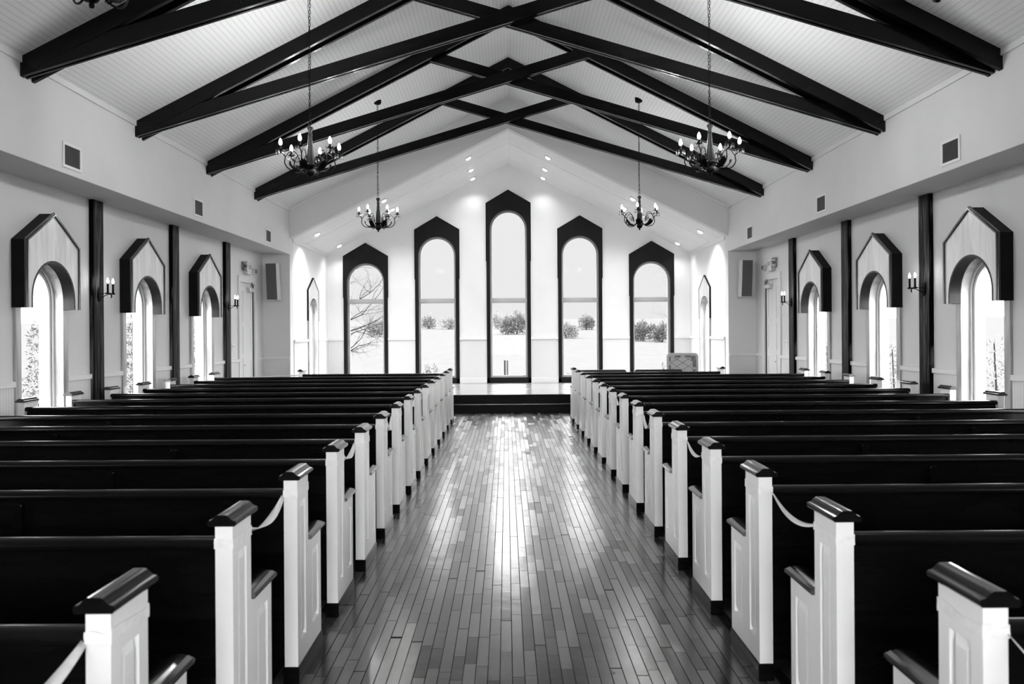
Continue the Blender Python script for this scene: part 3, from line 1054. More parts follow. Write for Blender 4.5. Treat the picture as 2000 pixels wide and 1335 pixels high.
def make_chandelier(zceil_off, phase):
    """origin at the bottom finial; zceil_off = height of the ceiling canopy above it"""
    root = empty('chandelier', (0, 0, 0))
    prof = [(0, 0), (.012, .004), (.014, .02), (.008, .028), (.03, .036), (.044, .06), (.046, .075), (.036, .10), (.022, .112),
            (.03, .12), (.055, .135), (.058, .15), (.04, .165), (.040, .20), (.040, .235), (.032, .32), (.024, .42),
            (.02, .455), (.026, .462), (.026, .475), (.019, .482), (.021, .51), (.032, .532), (.034, .545), (.026, .556), (.010, .56), (0, .575)]
    MB().lathe([p for p in prof if p[1] <= .17], 16).build('finial', M_IRON, root, smooth=True)
    MB().lathe([p for p in prof if p[1] >= .165], 16).build('stem', M_STEM, root, smooth=True)
    mb = MB()
    mb.tube([(.018 * math.cos(a), 0, .595 + .018 * math.sin(a)) for a in [2 * PI * k / 12 for k in range(12)]], .003, 5, closed=True)
    z, k = .615, 0
    while z < zceil_off - .05:
        pts = []
        for j in range(12):
            a = 2 * PI * j / 12
            px, pz = .0095 * math.cos(a), .021 * math.sin(a)
            sway = .006 * math.sin(z * 4)
            pts.append((px + sway, 0, z + .018 + pz) if k % 2 == 0 else (sway, px, z + .018 + pz))
        mb.tube(pts, .0028, 4, closed=True)
        z += .034
        k += 1
    ch = mb.build('chain', M_IRON, root)
    cord = [(.012 * math.sin(zz * 5.3 + 1), .010 * math.cos(zz * 4.1), zz) for zz in [.6 + (zceil_off - .62) * i / 50 for i in range(51)]]
    MB().tube(cord, .003, 5).build('cord', M_IRON, root)
    MB().lathe([(0, zceil_off - .05), (.02, zceil_off - .05), (.055, zceil_off - .035), (.062, zceil_off - .012), (.062, zceil_off + .04), (0, zceil_off + .04)], 16).build('canopy', M_IRON, root, smooth=True)
    for q in range(6):
        a = phase + q * PI / 3
        ca, sa = math.cos(a), math.sin(a)
        T = lambda r, z, o=0.0: (r * ca - o * sa, r * sa + o * ca, z)
        mb = MB()
        main = bez([(.04, 0, .13), (.10, 0, .085), (.17, 0, .075), (.235, 0, .10), (.268, 0, .155), (.262, 0, .215), (.285, 0, .245), (.31, 0, .262), (.31, 0, .29)], 7)
        mb.tube([T(p.x, p.z) for p in main], .0062, 7)
        sc = [(.262, .215), (.225, .265), (.185, .285), (.145, .262), (.118, .20), (.108, .145)]
        mb.tube([T(p.x, p.z) for p in bez([(u, 0, v_) for u, v_ in sc], 6)], .0048, 6)
        spi = []
        for i in range(22):
            th = i / 21 * 2.6 * PI
            rr = .038 * (1 - i / 26)
            spi.append(T(.150 + rr * math.cos(th + 2.4), .20 + rr * math.sin(th + 2.4)))
        mb.tube(spi, .004, 6)
        arm = mb.build('arm', M_IRON, root, smooth=True)
        # acanthus leaf on the arm
        lf = MB()
        base = bez([(.10, 0, .085), (.16, 0, .10), (.20, 0, .135), (.205, 0, .17)], 4)
        for i in range(len(base) - 1):
            w_ = .030 * math.sin(PI * (i + .5) / (len(base) - 1)) + .012
            p0, p1 = base[i], base[i + 1]
            mid = (p0 + p1) / 2
            for s_ in (-1, 1):
                lf.add([T(p0.x, p0.z), T(p1.x, p1.z), T(mid.x + .018, mid.z + .012, s_ * w_), T(mid.x, mid.z - .012, s_ * w_ * .9)],
                       [(0, 1, 2), (0, 2, 3)])
        lo = lf.build('leaf', M_IRON, arm)
        sd = lo.modifiers.new('s', 'SOLIDIFY')
        sd.thickness = .003
        # drip pan with petals
        dp = MB()
        dp.lathe([(0, .285), (.018, .286), (.026, .292), (.022, .296), (0, .297)], 12, T(.31, 0))
        for k in range(6):
            b_ = k * PI / 3
            c0 = Vector(T(.31, .292))
            d1 = Vector((math.cos(b_), math.sin(b_), 0))
            d2 = Vector((-math.sin(b_), math.cos(b_), 0))
            dp.add([c0 + d1 * .014 - d2 * .011, c0 + d1 * .014 + d2 * .011, c0 + d1 * .034 + d2 * .010 + Vector((0, 0, -.002)), c0 + d1 * .050 + Vector((0, 0, .013)), c0 + d1 * .034 - d2 * .010 + Vector((0, 0, -.002)),
                    c0 + d1 * .014 - d2 * .011 + Vector((0, 0, .003)), c0 + d1 * .014 + d2 * .011 + Vector((0, 0, .003)), c0 + d1 * .034 + d2 * .010 + Vector((0, 0, .001)), c0 + d1 * .050 + Vector((0, 0, .015)), c0 + d1 * .034 - d2 * .010 + Vector((0, 0, .001))],
                   [(0, 1, 2, 3, 4), (9, 8, 7, 6, 5), (0, 5, 6, 1), (1, 6, 7, 2), (2, 7, 8, 3), (3, 8, 9, 4), (4, 9, 5, 0)])
        dp.build('drip_pan', M_IRON, arm)
        MB().lathe([(0, .296), (.0115, .296), (.0115, .335), (0, .335)], 10, T(.31, 0)).build('candle_sleeve', M_IRON, arm, smooth=True)
        bl = MB().lathe([(0, .334), (.008, .335), (.016, .347), (.0195, .361), (.0185, .375), (.012, .395), (.005, .408), (0, .412)], 12, T(.31, 0))
        bl.build('bulb', M_BULB, arm, smooth=True)
        for k in range(6):
            cr = MB()
            b_ = k * PI / 3
            c0 = Vector(T(.31, .290)) + Vector((math.cos(b_), math.sin(b_), 0)) * .044
            dz = -.006
            cr.lathe([(0, dz), (.005, dz - .005), (0, dz - .011)], 6, c0)
            cr.lathe([(0, dz - .013), (.003, dz - .018), (.0085, dz - .034), (.006, dz - .043), (0, dz - .048)], 6, c0)
            cr.build('crystal_drop', M_CRYS, arm)
    return root


CX = [XC - 2.15, XC + 2.13]
CHY = [4.03, 8.53, 13.05]
zoff = gz(CX[0]) - 3.27
proto = make_chandelier(zoff, 0.0)
index_kids()
names = {0: 'only its dark underside showing at the top edge', 1: 'large in view, before the wall vents', 2: 'small in view, hanging before the chancel gable'}
first = True
for j, y in enumerate(CHY):
    for i, x in enumerate(CX):
        if first:
            c = proto
            first = False
        else:
            c = copy_tree(proto)
        c.location = (x, y, 3.27)
        c.rotation_euler = (0, 0, [[.3, 2.2], [.42, -.09], [.12, .26]][j][i])
        for q in range(3):
            pl = bpy.data.lights.new('chandelier_light', 'POINT')
            pl.energy = (20, 75, 38)[j] / 3
            pl.shadow_soft_size = 0.03
            plo = bpy.data.objects.new('chandelier_light', pl)
            COL.objects.link(plo)
            aq = c.rotation_euler[2] + q * 2 * PI / 3
            plo.location = (x + .31 * math.cos(aq), y + .31 * math.sin(aq), 3.27 + .45)
        tag(c, 'black candle chandelier %s of the aisle, %s' % (('left', 'right')[i],
            ['nearest, only its bottom leaves showing', 'large, before the second truss', 'small, before the chancel gable'][j]),
            'chandelier', 'candle chandeliers hanging in two rows')


# ------------------------------------------------------------------ sconces
def make_sconce(sg):
    """origin at the middle of the back plate, arm reaching to -sg x"""
    r = empty('wall_sconce', (0, 0, 0))
    d = -sg
    MB().lathe([(0, 0), (.045, 0), (.05, d * .006), (.04, d * .014), (0, d * .016)], 20, (0, 0, 0), 'X').build('back_plate', M_IRON, r, smooth=True)
    for o in r.children:
        pass
    MB().tube(bez([(d * .01, 0, -.05), (d * .05, 0, -.03), (d * .10, 0, -.005), (d * .14, 0, -.0)], 5), .005, 6).build('arm', M_IRON, r)
    MB().tube([(d * .012, 0, .008), (d * .14, 0, .008)], .0045, 6).build('arm', M_IRON, r)
    MB().tube(bez([(d * .14, 0, .0), (d * .155, 0, -.02), (d * .145, 0, -.05)], 5), [.007] * 9 + [.005, .003], 6).build('scroll', M_IRON, r)
    MB().box(d * .13, d * .15, -.095, .095, -.002, .010).build('crossbar', M_IRON, r, bevel=.003)
    for s in (-1, 1):
        c = (d * .14, s * .065, 0)
        hld = MB().lathe([(0, .008), (.026, .010), (.028, .016), (.012, .018), (.012, .130), (0, .130)], 12, c).build('candle_holder', M_IRON, r, smooth=True)
        MB().lathe([(0, .130), (.007, .131), (.012, .143), (.0135, .155), (.010, .172), (.004, .190), (0, .197)], 12, c).build('flame_bulb', M_FLAME, hld, smooth=True)
    return r


for side, sg, xw in (('left', -1, -WL + .058), ('right', 1, WR - .058)):
    pr = make_sconce(sg)
    # oval plate: stretch the plate mesh only
    for o in bpy.data.objects:
        if o.parent == pr and o.name.startswith('back_plate'):
            o.scale = (1, 1, 1.9)
    index_kids()
    for i, y in enumerate((TRUSS_Y[1], TRUSS_Y[3])):
        c = pr if i == 0 else copy_tree(pr)
        c.location = (xw, y + .12, 2.115)
        tag(c, 'black two-candle wall sconce on the %s wall, %s' % (side, ['on the nearest timber post', 'on the far timber post by the door'][i]), 'sconce', 'two-candle sconces on the timber posts')

# ------------------------------------------------------------------ chancel downlights
pos = []
for xx in (-4.15, -2.70, -.87, .87, 2.70, 4.15):
    for yy in (17.22, 18.48, 19.50):
        if abs(xx) > 4 and yy == 18.48:
            continue
        if abs(xx) == 2.70 and yy > 19:
            continue
        pos.append((xx, yy))
for xx, yy in pos:
    x = XC + xx
    z = cz(x)
    ang = math.atan(sl) * (1 if xx < 0 else -1)
    r = empty('ceiling_downlight', (x, yy, z))
    r.rotation_euler = (0, -ang, 0)
    row = {17.22: 'in the front row', 18.48: 'in the middle row', 19.50: 'in the rear row'}[yy]
    col_ = {4.15: 'lowest, near the side wall', 2.70: 'halfway up the slope', .87: 'highest, near the ridge'}[abs(xx)]
    tag(r, 'spotlight on the %s chancel slope, %s, %s' % ('left' if xx < 0 else 'right', row, col_), 'spotlight', 'spotlights on the chancel ceiling')
    MB().lathe([(.05, -.002), (.085, -.002), (.088, -.010), (.075, -.022), (.05, -.022)], 20).build('trim_ring', M_TRIM, r, smooth=True)
    MB().lathe([(0, -.004), (.052, -.004), (.055, -.03), (.035, -.045), (0, -.047)], 16).build('lens', M_LENS, r, smooth=True)
    if yy > 19 or True:
        ld = bpy.data.lights.new('downlight_beam', 'SPOT')
        ld.energy = 24 if yy > 19 else 120
        ld.spot_size = math.radians(125)
        ld.spot_blend = 0.9
        ld.shadow_soft_size = 0.04
        lo = bpy.data.objects.new('downlight_beam', ld)
        COL.objects.link(lo)
        lo.location = (x, yy, z - .09)
        # aimed at the end wall
        dv = Vector((0, .12, -1)) if yy < 19 else Vector((0, .05, -1))
        lo.rotation_euler = dv.to_track_quat('-Z', 'Y').to_euler()


# ------------------------------------------------------------------ pews
def ogee(w, h, ov):
    """handrail-like cap profile (x across, z up), centred"""
    W = w / 2 + ov
    return [(-W + .006, 0), (W - .006, 0), (W, .006), (W, .016), (W - .006, .021), (W - .012, .021), (W - .018, .026), (W - .028, h - .004), (W - .036, h),
            (-W + .036, h), (-W + .028, h - .004), (-W + .018, .026), (-W + .012, .021), (-W + .006, .021), (-W, .016), (-W, .006)]


TH = 0.062      # thickness of an end panel


def end_panel(root, x0, sg_face, arm=True):
    """x0: outer face; panel extends to x0 - sg_face*TH ; sg_face = direction the moulded face looks"""
    xf = x0
    xi = x0 - sg_face * TH
    mb = MB()
    rec = .016
    # core slab behind the moulded face
    L = [(0, .081), (.455, .081), (.455, .617), (.20, .617), (.20, .945), (0, .945)]
    PX = lambda s, z, d: (xf - sg_face * d, s, z)
    mb.prism(L, PX, rec, TH)
    # stiles and rails
    def bx_(s0, s1, z0, z1):
        mb.prism([(s0, z0), (s1, z0), (s1, z1), (s0, z1)], PX, 0, rec)
    bx_(0, .052, .081, .945)
    bx_(.148, .20, .617, .945)
    bx_(.148, .272, .081, .617)
    bx_(.402, .455, .081, .617)
    bx_(.052, .148, .081, .185)
    bx_(.052, .148, .835, .945)
    bx_(.272, .402, .081, .185)
    bx_(.272, .402, .548, .617)
    # raised fields
    for (s0, s1, z0, z1) in ((.052, .148, .185, .835), (.272, .402, .185, .548)):
        e = .022
        o_ = [(s0 + .003, z0 + .003), (s1 - .003, z0 + .003), (s1 - .003, z1 - .003), (s0 + .003, z1 - .003)]
        i_ = [(s0 + e, z0 + e + .01), (s1 - e, z0 + e + .01), (s1 - e, z1 - e - .01), (s0 + e, z1 - e - .01)]
        vs = [PX(s, z, rec) for s, z in o_] + [PX(s, z, .003) for s, z in i_]
        mb.add(vs, [(0, 1, 5, 4), (1, 2, 6, 5), (2, 3, 7, 6), (3, 0, 4, 7), (4, 5, 6, 7)])
    ep = mb.build('end_panel', M_POST, root, label='white panelled pew end')
    xm = (xf + xi) / 2
    pf = ogee(TH, .040, .020)
    FY = lambda s, z, d: (xm + s, d, .945 + z)
    MB().prism(pf, FY, -.022, .222).build('end_cap', M_CAP, ep, smooth=True, label='dark moulded cap')
    FY2 = lambda s, z, d: (xm + s, d, .617 + z)
    MB().prism(ogee(TH, .030, .018), FY2, .2005, .478).build('arm_cap', M_CAP, ep, smooth=True, label='dark moulded arm cap')
    MB().box(xf + sg_face * .006, xi - sg_face * .006, -.004, .462, 0.001, .079).build('plinth', M_PEW, ep, bevel=.003, label='dark base block')
    return ep


def make_pew(sg, L, braces):
    """origin at the aisle face, near corner. sg=-1: pew runs to -x"""
    root = empty('pew', (0, 0, 0))
    end_panel(root, 0, -sg)
    end_panel(root, sg * L, sg)
    a, b_ = sg * (TH + .001), sg * (L - TH - .001)
    MB().box(a, b_, .040, .062, .40, .862).build('backrest', M_PEW, root)
    # rounded top rail, proud of the panel on the rear side
    prof = []
    for k in range(9):
        t = PI * k / 8
        prof.append((.035 - .034 * math.cos(t) * 1.0, .878 + .020 * math.sin(t)))
    prof = [(.002, .860), (-.001, .868)] + prof + [(.070, .866), (.064, .855), (.012, .855)]
    PYZ = lambda s, z, d: (d, s, z)
    MB().prism(prof, PYZ, min(a, b_), max(a, b_)).build('top_rail', M_PEW, root, smooth=True)
    MB().box(a, b_, .065, .452, .405, .430).build('seat', M_PEW, root, bevel=.008)
    MB().box(a, b_, .40, .42, .30, .404).build('seat_apron', M_PEW, root)
    MB().box(a, b_, .046, .060, .08, .398).build('lower_back', M_PEW, root)
    for s in braces:
        mb = MB()
        p = []
        for k in range(7):
            t = PI * k / 6
            p.append((s - .019 * math.cos(t), .828 + .012 * math.sin(t)))
        poly = [(sg * s_ if True else s_, z) for s_, z in [(s - .019, .002)] + p + [(s + .019, .002)]]
        mb.prism(poly, FXZ, .012, .039)
        mb.build('back_brace', M_PEW, root, bevel=.004)
        MB().box(sg * (s - .015), sg * (s + .015), .063, .40, .002, .404).build('leg', M_PEW, root)
    return root


XL, XR = -0.972, 1.160
protoL = make_pew(-1, 3.94, (1.30, 2.60))
protoR = make_pew(1, 3.84, (1.28, 2.53))
shortL = make_pew(-1, 2.70, (1.35,))
shortR = make_pew(1, 2.68, (1.34,))
index_kids()
for k in range(-3, 13):
    n = 12 - k
    for side, sg, x, pl, ps in (('left', -1, XL, protoL, shortL), ('right', 1, XR, protoR, shortR)):
        if k == 12:
            p = ps
        elif k == -3:
            p = pl
        else:
            p = copy_tree(pl)
        p.location = (x, YK(k), 0)
        w_ = ORD[n]
        desc = 'short dark pew with white ends' if k == 12 else 'dark pew with white ends'
        tag(p, '%s %s of the aisle, %s row from the stage' % (desc, side, w_), 'pew', 'pews either side of the aisle')


# ------------------------------------------------------------------ ribbons between pew ends
def wrap(parent, x, y, sg, z=.878, h=.034, org=(0, 0, 0)):
    """band round the tall part of an end panel; x = aisle face"""
    mb = MB()
    o = .0015
    xs = sorted((x + (-sg) * o, x + sg * (TH + o)))
    loopo = [(xs[0], y - o), (xs[1], y - o), (xs[1], y + .2 + o), (xs[0], y + .2 + o)]
    pts = []
    for i in range(4):
        p0, p1 = loopo[i], loopo[(i + 1) % 4]
        for q in range(5):
            pts.append((p0[0] + (p1[0] - p0[0]) * q / 5, p0[1] + (p1[1] - p0[1]) * q / 5))
    n = len(pts)
    vs = []
    rr = random.Random(int(y * 1000) + (5 if sg > 0 else 0))
    for lvl in range(4):
        for i, (px, py) in enumerate(pts):
            zz = z - h / 2 + h * lvl / 3 + rr.uniform(-.003, .003) + .004 * math.sin(i * 1.3)
            j = rr.uniform(0, .0012)
            cx, cy = (xs[0] + xs[1]) / 2, y + .1
            vs.append((px + (j if px > cx else -j) - org[0], py + (j if py > cy else -j) - org[1], zz - org[2]))
    fs = []
    for lvl in range(3):
        for i in range(n):
            i2 = (i + 1) % n
            fs.append((lvl * n + i, lvl * n + i2, (lvl + 1) * n + i2, (lvl + 1) * n + i))
    mb.add(vs, fs)
    ob = mb.build('wrap', M_RIB, parent, smooth=False)
    s = ob.modifiers.new('s', 'SOLIDIFY')
    s.thickness = .0012
    s.offset = 1
    return ob


def swag(parent, A, B, sag, width=.034, twist=1.2, org=(0, 0, 0), t0=0.0, side=Vector((0, 0, 1))):
    mb = MB()
    A, B = Vector(A), Vector(B)
    n = 26
    vs = []
    d = (B - A).normalized()
    lat = d.cross(Vector((0, 0, 1))).normalized()
    for i in range(n + 1):
        t = i / n
        p = A.lerp(B, t) - Vector((0, 0, 1)) * sag * 4 * t * (1 - t)
        a = t0 + twist * t
        wv = (Vector((0, 0, 1)) * math.cos(a) + lat * math.sin(a))
        w_ = width * (0.55 + 0.45 * math.sin(PI * min(1, max(0, t)))) / 2
        vs += [p - wv * w_ - Vector(org), p + wv * w_ - Vector(org)]
    fs = [(2 * i, 2 * i + 1, 2 * i + 3, 2 * i + 2) for i in range(n)]
    mb.add(vs, fs)
    ob = mb.build('swag', M_RIB, parent, smooth=True)
    s = ob.modifiers.new('s', 'SOLIDIFY')
    s.thickness = .0015
    return ob


for side, sg, x in (('left', -1, XL), ('right', 1, XR)):
    for k in (-3, -1, 1, 3, 5, 7):
        ya, yb_ = YK(k), YK(k + 1)
        org = (x, (ya + yb_) / 2 + .1, .86)
        r = empty('ribbon', org)
        tag(r, 'white ribbon joining the %s and %s pew ends from the stage, %s of aisle' % (ORD[12 - k], ORD[11 - k], side), 'ribbon', 'white ribbons tied between pew ends')
        wrap(r, x, ya, sg, org=org)
        wrap(r, x, yb_, sg, org=org)
        swag(r, (x + sg * .004, ya + .206, .880), (x + sg * (TH + .003), yb_ - .004, .868), .045 if k != 3 else .085, org=org, twist=1.5, t0=.9)
r_org = (-4.2, 14.0, .87)
r = empty('ribbon', r_org)
tag(r, 'thin white ribbon stretched from the left end of the front pew towards the side wall', 'ribbon')
swag(r, (-3.68, 14.16, .88), (-4.83, 13.32, .875), .004, .02, 0.0, r_org)

# ------------------------------------------------------------------ things behind the front pews
t = empty('folding_table', (3.44, 15.55, 0))
tag(t, 'pale moulded plastic tabletop with rounded corners standing upright behind the front right pew', 'table')


def rrect(w, h, r, n=6):
    p = []
    for cx, cy, a0 in ((w / 2 - r, h - r, 0), (-w / 2 + r, h - r, PI / 2), (-w / 2 + r, r, PI), (w / 2 - r, r, 1.5 * PI)):
        for k in range(n + 1):
            a = a0 + PI / 2 * k / n
            p.append((cx + r * math.cos(a), cy + r * math.sin(a)))
    return p


tw, thh = .62, 1.185
FT = lambda s, z, d: (s, d + z * .03, z + .002)
o1 = rrect(tw, thh, .07)
i1 = [(s * .86, (z - thh / 2) * .915 + thh / 2) for s, z in o1]
MB().ring(o1, i1, FT, -.022, .022).build('rim', M_TABLE, t, bevel=.006)
pn = MB().prism(i1, FT, -.004, .006).build('panel', M_TABLE, t)
mb = MB()
for q in range(-3, 9):
    for sdir in (-1, 1):
        z0 = .14 * q
        pts = []
        for s in (-.25, .25):
            z = z0 + (s * sdir + .25) * .62
            pts.append((s, z))
        (sa, za), (sb, zb2) = pts
        # clip to panel
        ok = []
        for u in range(21):
            s = sa + (sb - sa) * u / 20
            z = za + (zb2 - za) * u / 20
            if .07 < z < thh - .07:
                ok.append((s, z))
        if len(ok) > 2:
            (a1, b1), (a2, b2) = ok[0], ok[-1]
            mb.tube([FT(a1, b1, -.006), FT(a2, b2, -.006)], .0035, 4)
mb.build('ribs', M_TABLED, pn)
mb = MB()
for s0, z0, w_, h_ in ((-.15, thh - .085, .11, .04), (.05, thh - .085, .11, .04), (.17, thh - .15, .08, .09), (.20, thh - .28, .06, .14), (-.262, thh - .16, .03, .10), (-.265, thh - .36, .035, .12), (.20, thh - .42, .05, .1)):
    MB().prism([(s0, z0), (s0 + w_, z0), (s0 + w_, z0 + h_), (s0, z0 + h_)], FT, -.012, -.0045).build('recess', M_TABLED, pn)

for bi, (x0, x1) in enumerate(((1.36, 2.25), (2.40, 3.30))):
    cx = (x0 + x1) / 2
    b_ = empty('bench', (cx, 14.95, 0))
    tag(b_, 'low black bench with rounded backrest corners behind the front right pew, %s' % ['nearer the aisle', 'nearer the upright tabletop'][bi], 'bench')
    w_ = x1 - x0
    p = rrect(w_, .42, .05)
    FBn = lambda s, z, d: (s, d, z + .478)
    MB().prism(p, FBn, 0, .04).build('backrest', M_BENCH, b_, bevel=.01)
    MB().box(-w_ / 2, w_ / 2, .0, .40, .42, .474).build('seat', M_BENCH, b_, bevel=.012)
    for lx in (-w_ / 2 + .05, w_ / 2 - .05):
        for ly in (.04, .36):
            MB().box(lx - .015, lx + .015, ly - .015, ly + .015, .002, .419).build('leg', M_BENCH, b_)

# ------------------------------------------------------------------ outdoors
def gz_out(x, y):
    return -0.16 + max(0, (y - 26)) * 0.031 + (0.15 * math.sin(x * .05 + 1) if y > 40 else 0)


mb = MB()
xs = [-160 + 10 * i for i in range(33)]
ys = [-20 + 6 * j for j in range(31)]
vs = [(x, y, gz_out(x, y)) for y in ys for x in xs]
nx = len(xs)
fs = [(j * nx + i, j * nx + i + 1, (j + 1) * nx + i + 1, (j + 1) * nx + i) for j in range(len(ys) - 1) for i in range(nx - 1)]
mb.add(vs, fs)
S(mb.build('ground', M_GRASS, smooth=True))


def leaf_cloud(n, blobs, size, rnd, updir=.5):
    """many small leaf quads in ellipsoids, denser towards their shells"""
    mb = MB()
    for i in range(n):
        bx_, by_, bz_, rx, ry, rz_ = rnd.choice(blobs)
        while True:
            d = Vector((rnd.gauss(0, 1), rnd.gauss(0, 1), rnd.gauss(0, 1)))
            if d.length > .1:
                break
        d.normalize()
        rr = rnd.uniform(.45, 1.05)
        p = Vector((bx_ + d.x * rx * rr, by_ + d.y * ry * rr, bz_ + d.z * rz_ * rr))
        ax = (d + Vector((0, 0, updir)) + Vector((rnd.gauss(0, .4), rnd.gauss(0, .4), rnd.gauss(0, .4)))).normalized()
        sd = ax.cross(Vector((rnd.gauss(0, 1), rnd.gauss(0, 1), rnd.gauss(0, 1)))).normalized()
        s = size * rnd.uniform(.6, 1.4)
        mb.add([p - ax * s * .2, p + sd * s * .22 + ax * s * .4, p + ax * s * 1.3, p - sd * s * .22 + ax * s * .4], [(0, 1, 2, 3)])
    return mb


def bush(name, label, cat, px, pw, ybase, ytop, Y, n, mat, lumps=5, group=None, seed=1, stem=True, size=None):
    """px: photo column of the centre, pw: width in photo px"""
    rnd = random.Random(seed)
    sc = Y / 1556
    X = (px - 989) * sc
    z0 = gz_out(X, Y)
    H = (ybase - ytop) * sc
    W = pw * sc
    r = empty(name, (X, Y, z0))
    tag(r, label, cat, group)
    bl = []
    for i in range(lumps):
        f = rnd.uniform(-.36, .36)
        hh = H * (1 - 1.1 * abs(f) * rnd.uniform(.4, 1)) * rnd.uniform(.75, 1.0)
        bl.append((f * W, rnd.uniform(-.25, .25) * W, hh * .5, W * rnd.uniform(.16, .24), W * .2, hh * .5))
    bl.append((0, 0, H * .5, W * .2, W * .2, H * .5))
    leaf_cloud(n, bl, size or max(.06, H * .09), rnd, .7).build('foliage', mat, r)
    if stem:
        mb = MB()
        for i in range(4):
            a = rnd.uniform(0, 2 * PI)
            mb.tube([(0, 0, -.05), (math.cos(a) * W * .12, math.sin(a) * W * .1, H * .4), (math.cos(a) * W * .22, math.sin(a) * W * .2, H * .8)], [H * .025, H * .015, H * .006], 5)
        mb.build('stems', M_BARK, r)
    return r


G_ = 'shrubs in the field beyond the end windows'
bush('juniper', 'feathery grey juniper in the field seen through the middle end window', 'shrub', 1010, 62, 649, 604, 72, 2600, M_JUN, 6, G_, 3)
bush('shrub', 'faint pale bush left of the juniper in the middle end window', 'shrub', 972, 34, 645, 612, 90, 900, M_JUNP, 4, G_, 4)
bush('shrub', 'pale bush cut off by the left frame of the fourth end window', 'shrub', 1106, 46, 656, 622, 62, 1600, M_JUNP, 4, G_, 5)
bush('shrub', 'rounded grey bush in the upper middle of the fourth end window', 'shrub', 1144, 44, 641, 610, 84, 1500, M_JUN, 5, G_, 6)
bush('shrub', 'dense grey bush at the left of the rightmost end window', 'shrub', 1256, 48, 666, 624, 56, 2000, M_JUN, 5, G_, 7)
bush('shrub', 'dense grey bush at the right of the rightmost end window', 'shrub', 1294, 44, 668, 627, 54, 1900, M_JUN, 5, G_, 8)
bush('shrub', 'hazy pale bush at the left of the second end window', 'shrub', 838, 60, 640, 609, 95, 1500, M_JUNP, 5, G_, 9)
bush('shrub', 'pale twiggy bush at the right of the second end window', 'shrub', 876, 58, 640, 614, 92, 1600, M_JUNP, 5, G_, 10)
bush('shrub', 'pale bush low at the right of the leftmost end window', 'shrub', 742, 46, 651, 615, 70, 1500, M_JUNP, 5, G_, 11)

G2_ = 'small plants in the bed outside the end windows'


def plant(label, px, ybase_h, w, Y, n, seed):
    rnd = random.Random(seed)
    X = (px - 989) * Y / 1556
    z0 = gz_out(X, Y)
    r = empty('garden_plant', (X, Y, z0))
    tag(r, label, 'plant', G2_)
    bl = []
    mb = MB()
    for i in range(6):
        a = rnd.uniform(0, 2 * PI)
        tip = Vector((math.cos(a) * w * rnd.uniform(.2, .5), math.sin(a) * w * .3, ybase_h * rnd.uniform(.6, 1)))
        mb.tube([(0, 0, -.03), tip * .5 + Vector((0, 0, .03)), tip], [.006, .004, .002], 5)
        bl.append((tip.x * .9, tip.y * .9, tip.z * .88, w * .12, w * .12, ybase_h * .13))
    mb.build('stems', M_BARK, r)
    leaf_cloud(n, bl, .035, rnd, .6).build('foliage', M_BARKP, r)


plant('leafy dark garden plant at the lower left of the second end window', 836, .92, .62, 22.6, 260, 1)
plant('sparse leafy twigs at the lower left of the middle end window', 970, .60, .40, 22.6, 70, 2)
plant('thin twigs at the lower right of the middle end window', 1012, .52, .45, 22.6, 24, 3)
plant('leafy plant at the lower right of the fourth end window', 1158, .78, .42, 22.6, 110, 4)
plant('small dark plant at the lower right of the rightmost end window', 1300, .95, .35, 22.6, 90, 5)
plant('low twigs at the lower left of the fourth end window', 1108, .66, .40, 22.6, 50, 6)
for px, m_, lb in ((985.5, M_BARK, 'slim dark garden post outside the middle end window'), (990.5, M_BARKP, 'paler garden post right beside the dark one outside the middle end window')):
    Y = 23.4
    X = (px - 989) * Y / 1556
    o = MB().box(-.024, .024, -.02, .02, 0, .95).build('garden_post', m_, loc=(X, Y, gz_out(X, Y)), bevel=.004)
    tag(o, lb, 'post')
kb = MB().tube([(-.75, 0, .1), (-.3, .05, .13), (.3, 0, .12), (.85, .06, .13)], [.05, .06, .06, .05], 8).build('fallen_log', M_JUNP, loc=(2.2, 23.2, -.16), smooth=True)
tag(kb, 'low pale edging log outside the fourth end window', 'log')


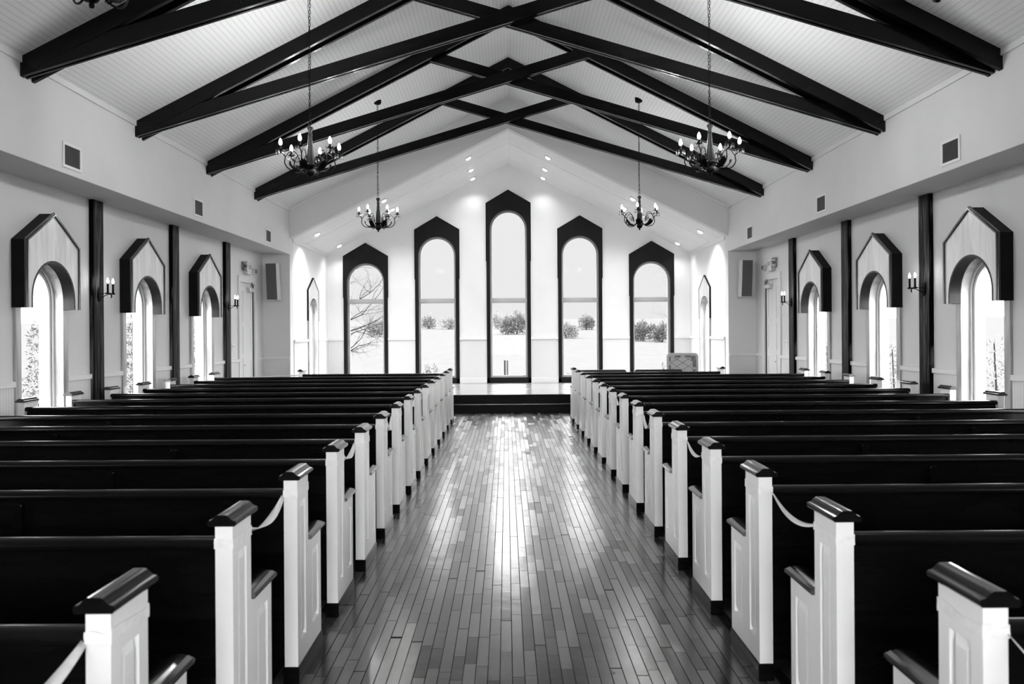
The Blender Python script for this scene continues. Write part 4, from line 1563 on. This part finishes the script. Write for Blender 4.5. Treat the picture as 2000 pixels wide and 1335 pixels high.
# bare trees beside the outer windows
def bare_tree(X, Y, lean, seed, label, h=4.6):
    rnd = random.Random(seed)
    z0 = gz_out(X, Y)
    r = empty('bare_tree', (X, Y, z0))
    tag(r, label, 'tree', 'bare trees beyond the end wall')
    trunk = MB().tube([(0, 0, -.1), (lean * .05, 0, .6), (lean * .15, .05, 1.3), (lean * .2, .05, 2.6), (lean * .35, .1, h)], [.11, .09, .075, .05, .012], 8)
    trunk.build('trunk', M_BARK, r, smooth=True)
    mb = MB()

    def grow(p, d, L, rad, depth):
        pts = [p]
        q = p.copy()
        dd = d.copy()
        n = 5
        for i in range(n):
            dd = (dd + Vector((rnd.gauss(0, .16), rnd.gauss(0, .12), rnd.gauss(0.02, .14)))).normalized()
            q = q + dd * L / n
            pts.append(q.copy())
        mb.tube(pts, [rad * (1 - .75 * i / n) for i in range(n + 1)], 4)
        if depth > 0:
            for i in range(1, n + 1):
                for _ in range(2 if depth > 1 else 1):
                    if rnd.random() < .6:
                        nd = (dd * .55 + Vector((rnd.gauss(.0, .5) + lean * .12, rnd.gauss(0, .4), rnd.gauss(.15, .5)))).normalized()
                        grow(pts[i], nd, L * rnd.uniform(.35, .6), rad * (1 - .75 * i / n) * .62, depth - 1)
    for z, ang, L in ((.9, .35, 2.0), (1.35, .5, 2.3), (1.6, .75, 2.2), (2.0, .55, 2.3), (2.5, .7, 2.0), (3.0, .9, 1.8), (3.5, .7, 1.5), (1.1, .2, 1.5)):
        grow(Vector((lean * z * .1, 0, z)), Vector((lean * math.cos(ang), rnd.uniform(-.3, .3), math.sin(ang))), L, .022, 3)
    mb.build('branches', M_BARK, r)


bare_tree(-5.75, 26.0, 1.0, 5, 'bare branching tree reaching in from the left of the leftmost end window')
bare_tree(7.6, 26.0, -1.0, 12, 'bare tree whose twigs show at the top of the rightmost end window', 5.4)


# climbing shrubs outside the side windows
def column(X, Y, h, w, n, mat, seed, label, low=None):
    rnd = random.Random(seed)
    z0 = gz_out(X, Y)
    r = empty('climbing_shrub', (X, Y, z0))
    tag(r, label, 'shrub', 'shrubs outside the side windows')
    bl = [(rnd.uniform(-.05, .05), rnd.uniform(-.05, .05), h * (.08 + .9 * i / 9), w * rnd.uniform(.6, 1), w * rnd.uniform(.6, 1), h * .08) for i in range(10)]
    if low:
        bl += [(rnd.uniform(-.2, .2), rnd.uniform(-low, low), rnd.uniform(.2, .85), .24, .3, .24) for _ in range(9)]
    leaf_cloud(int(n * 1.5), bl, .032, rnd, .2).build('foliage', mat, r)
    MB().tube([(0, 0, -.05), (.02, 0, h * .5), (0, .02, h)], [.02, .014, .008], 6).build('stem', M_BARK, r)


column(-6.2, 10.55, 1.95, .17, 1500, M_VINE, 1, 'narrow leafy climbing shrub outside the nearest left window', .9)
column(-6.2, 13.2, 2.0, .17, 1200, M_VINE, 2, 'narrow leafy climbing shrub outside the second left window')
column(-6.2, 16.0, 2.0, .17, 1000, M_VINE, 3, 'narrow leafy climbing shrub outside the third left window')
column(6.5, 10.6, 1.6, .22, 900, M_VINEP, 4, 'pale sunlit shrub outside the nearest right window', .5)
column(6.4, 13.2, 1.45, .2, 900, M_VINEP, 5, 'pale shrub outside the second right window')
column(6.4, 15.9, 1.45, .2, 700, M_VINEP, 6, 'pale shrub outside the third right window')
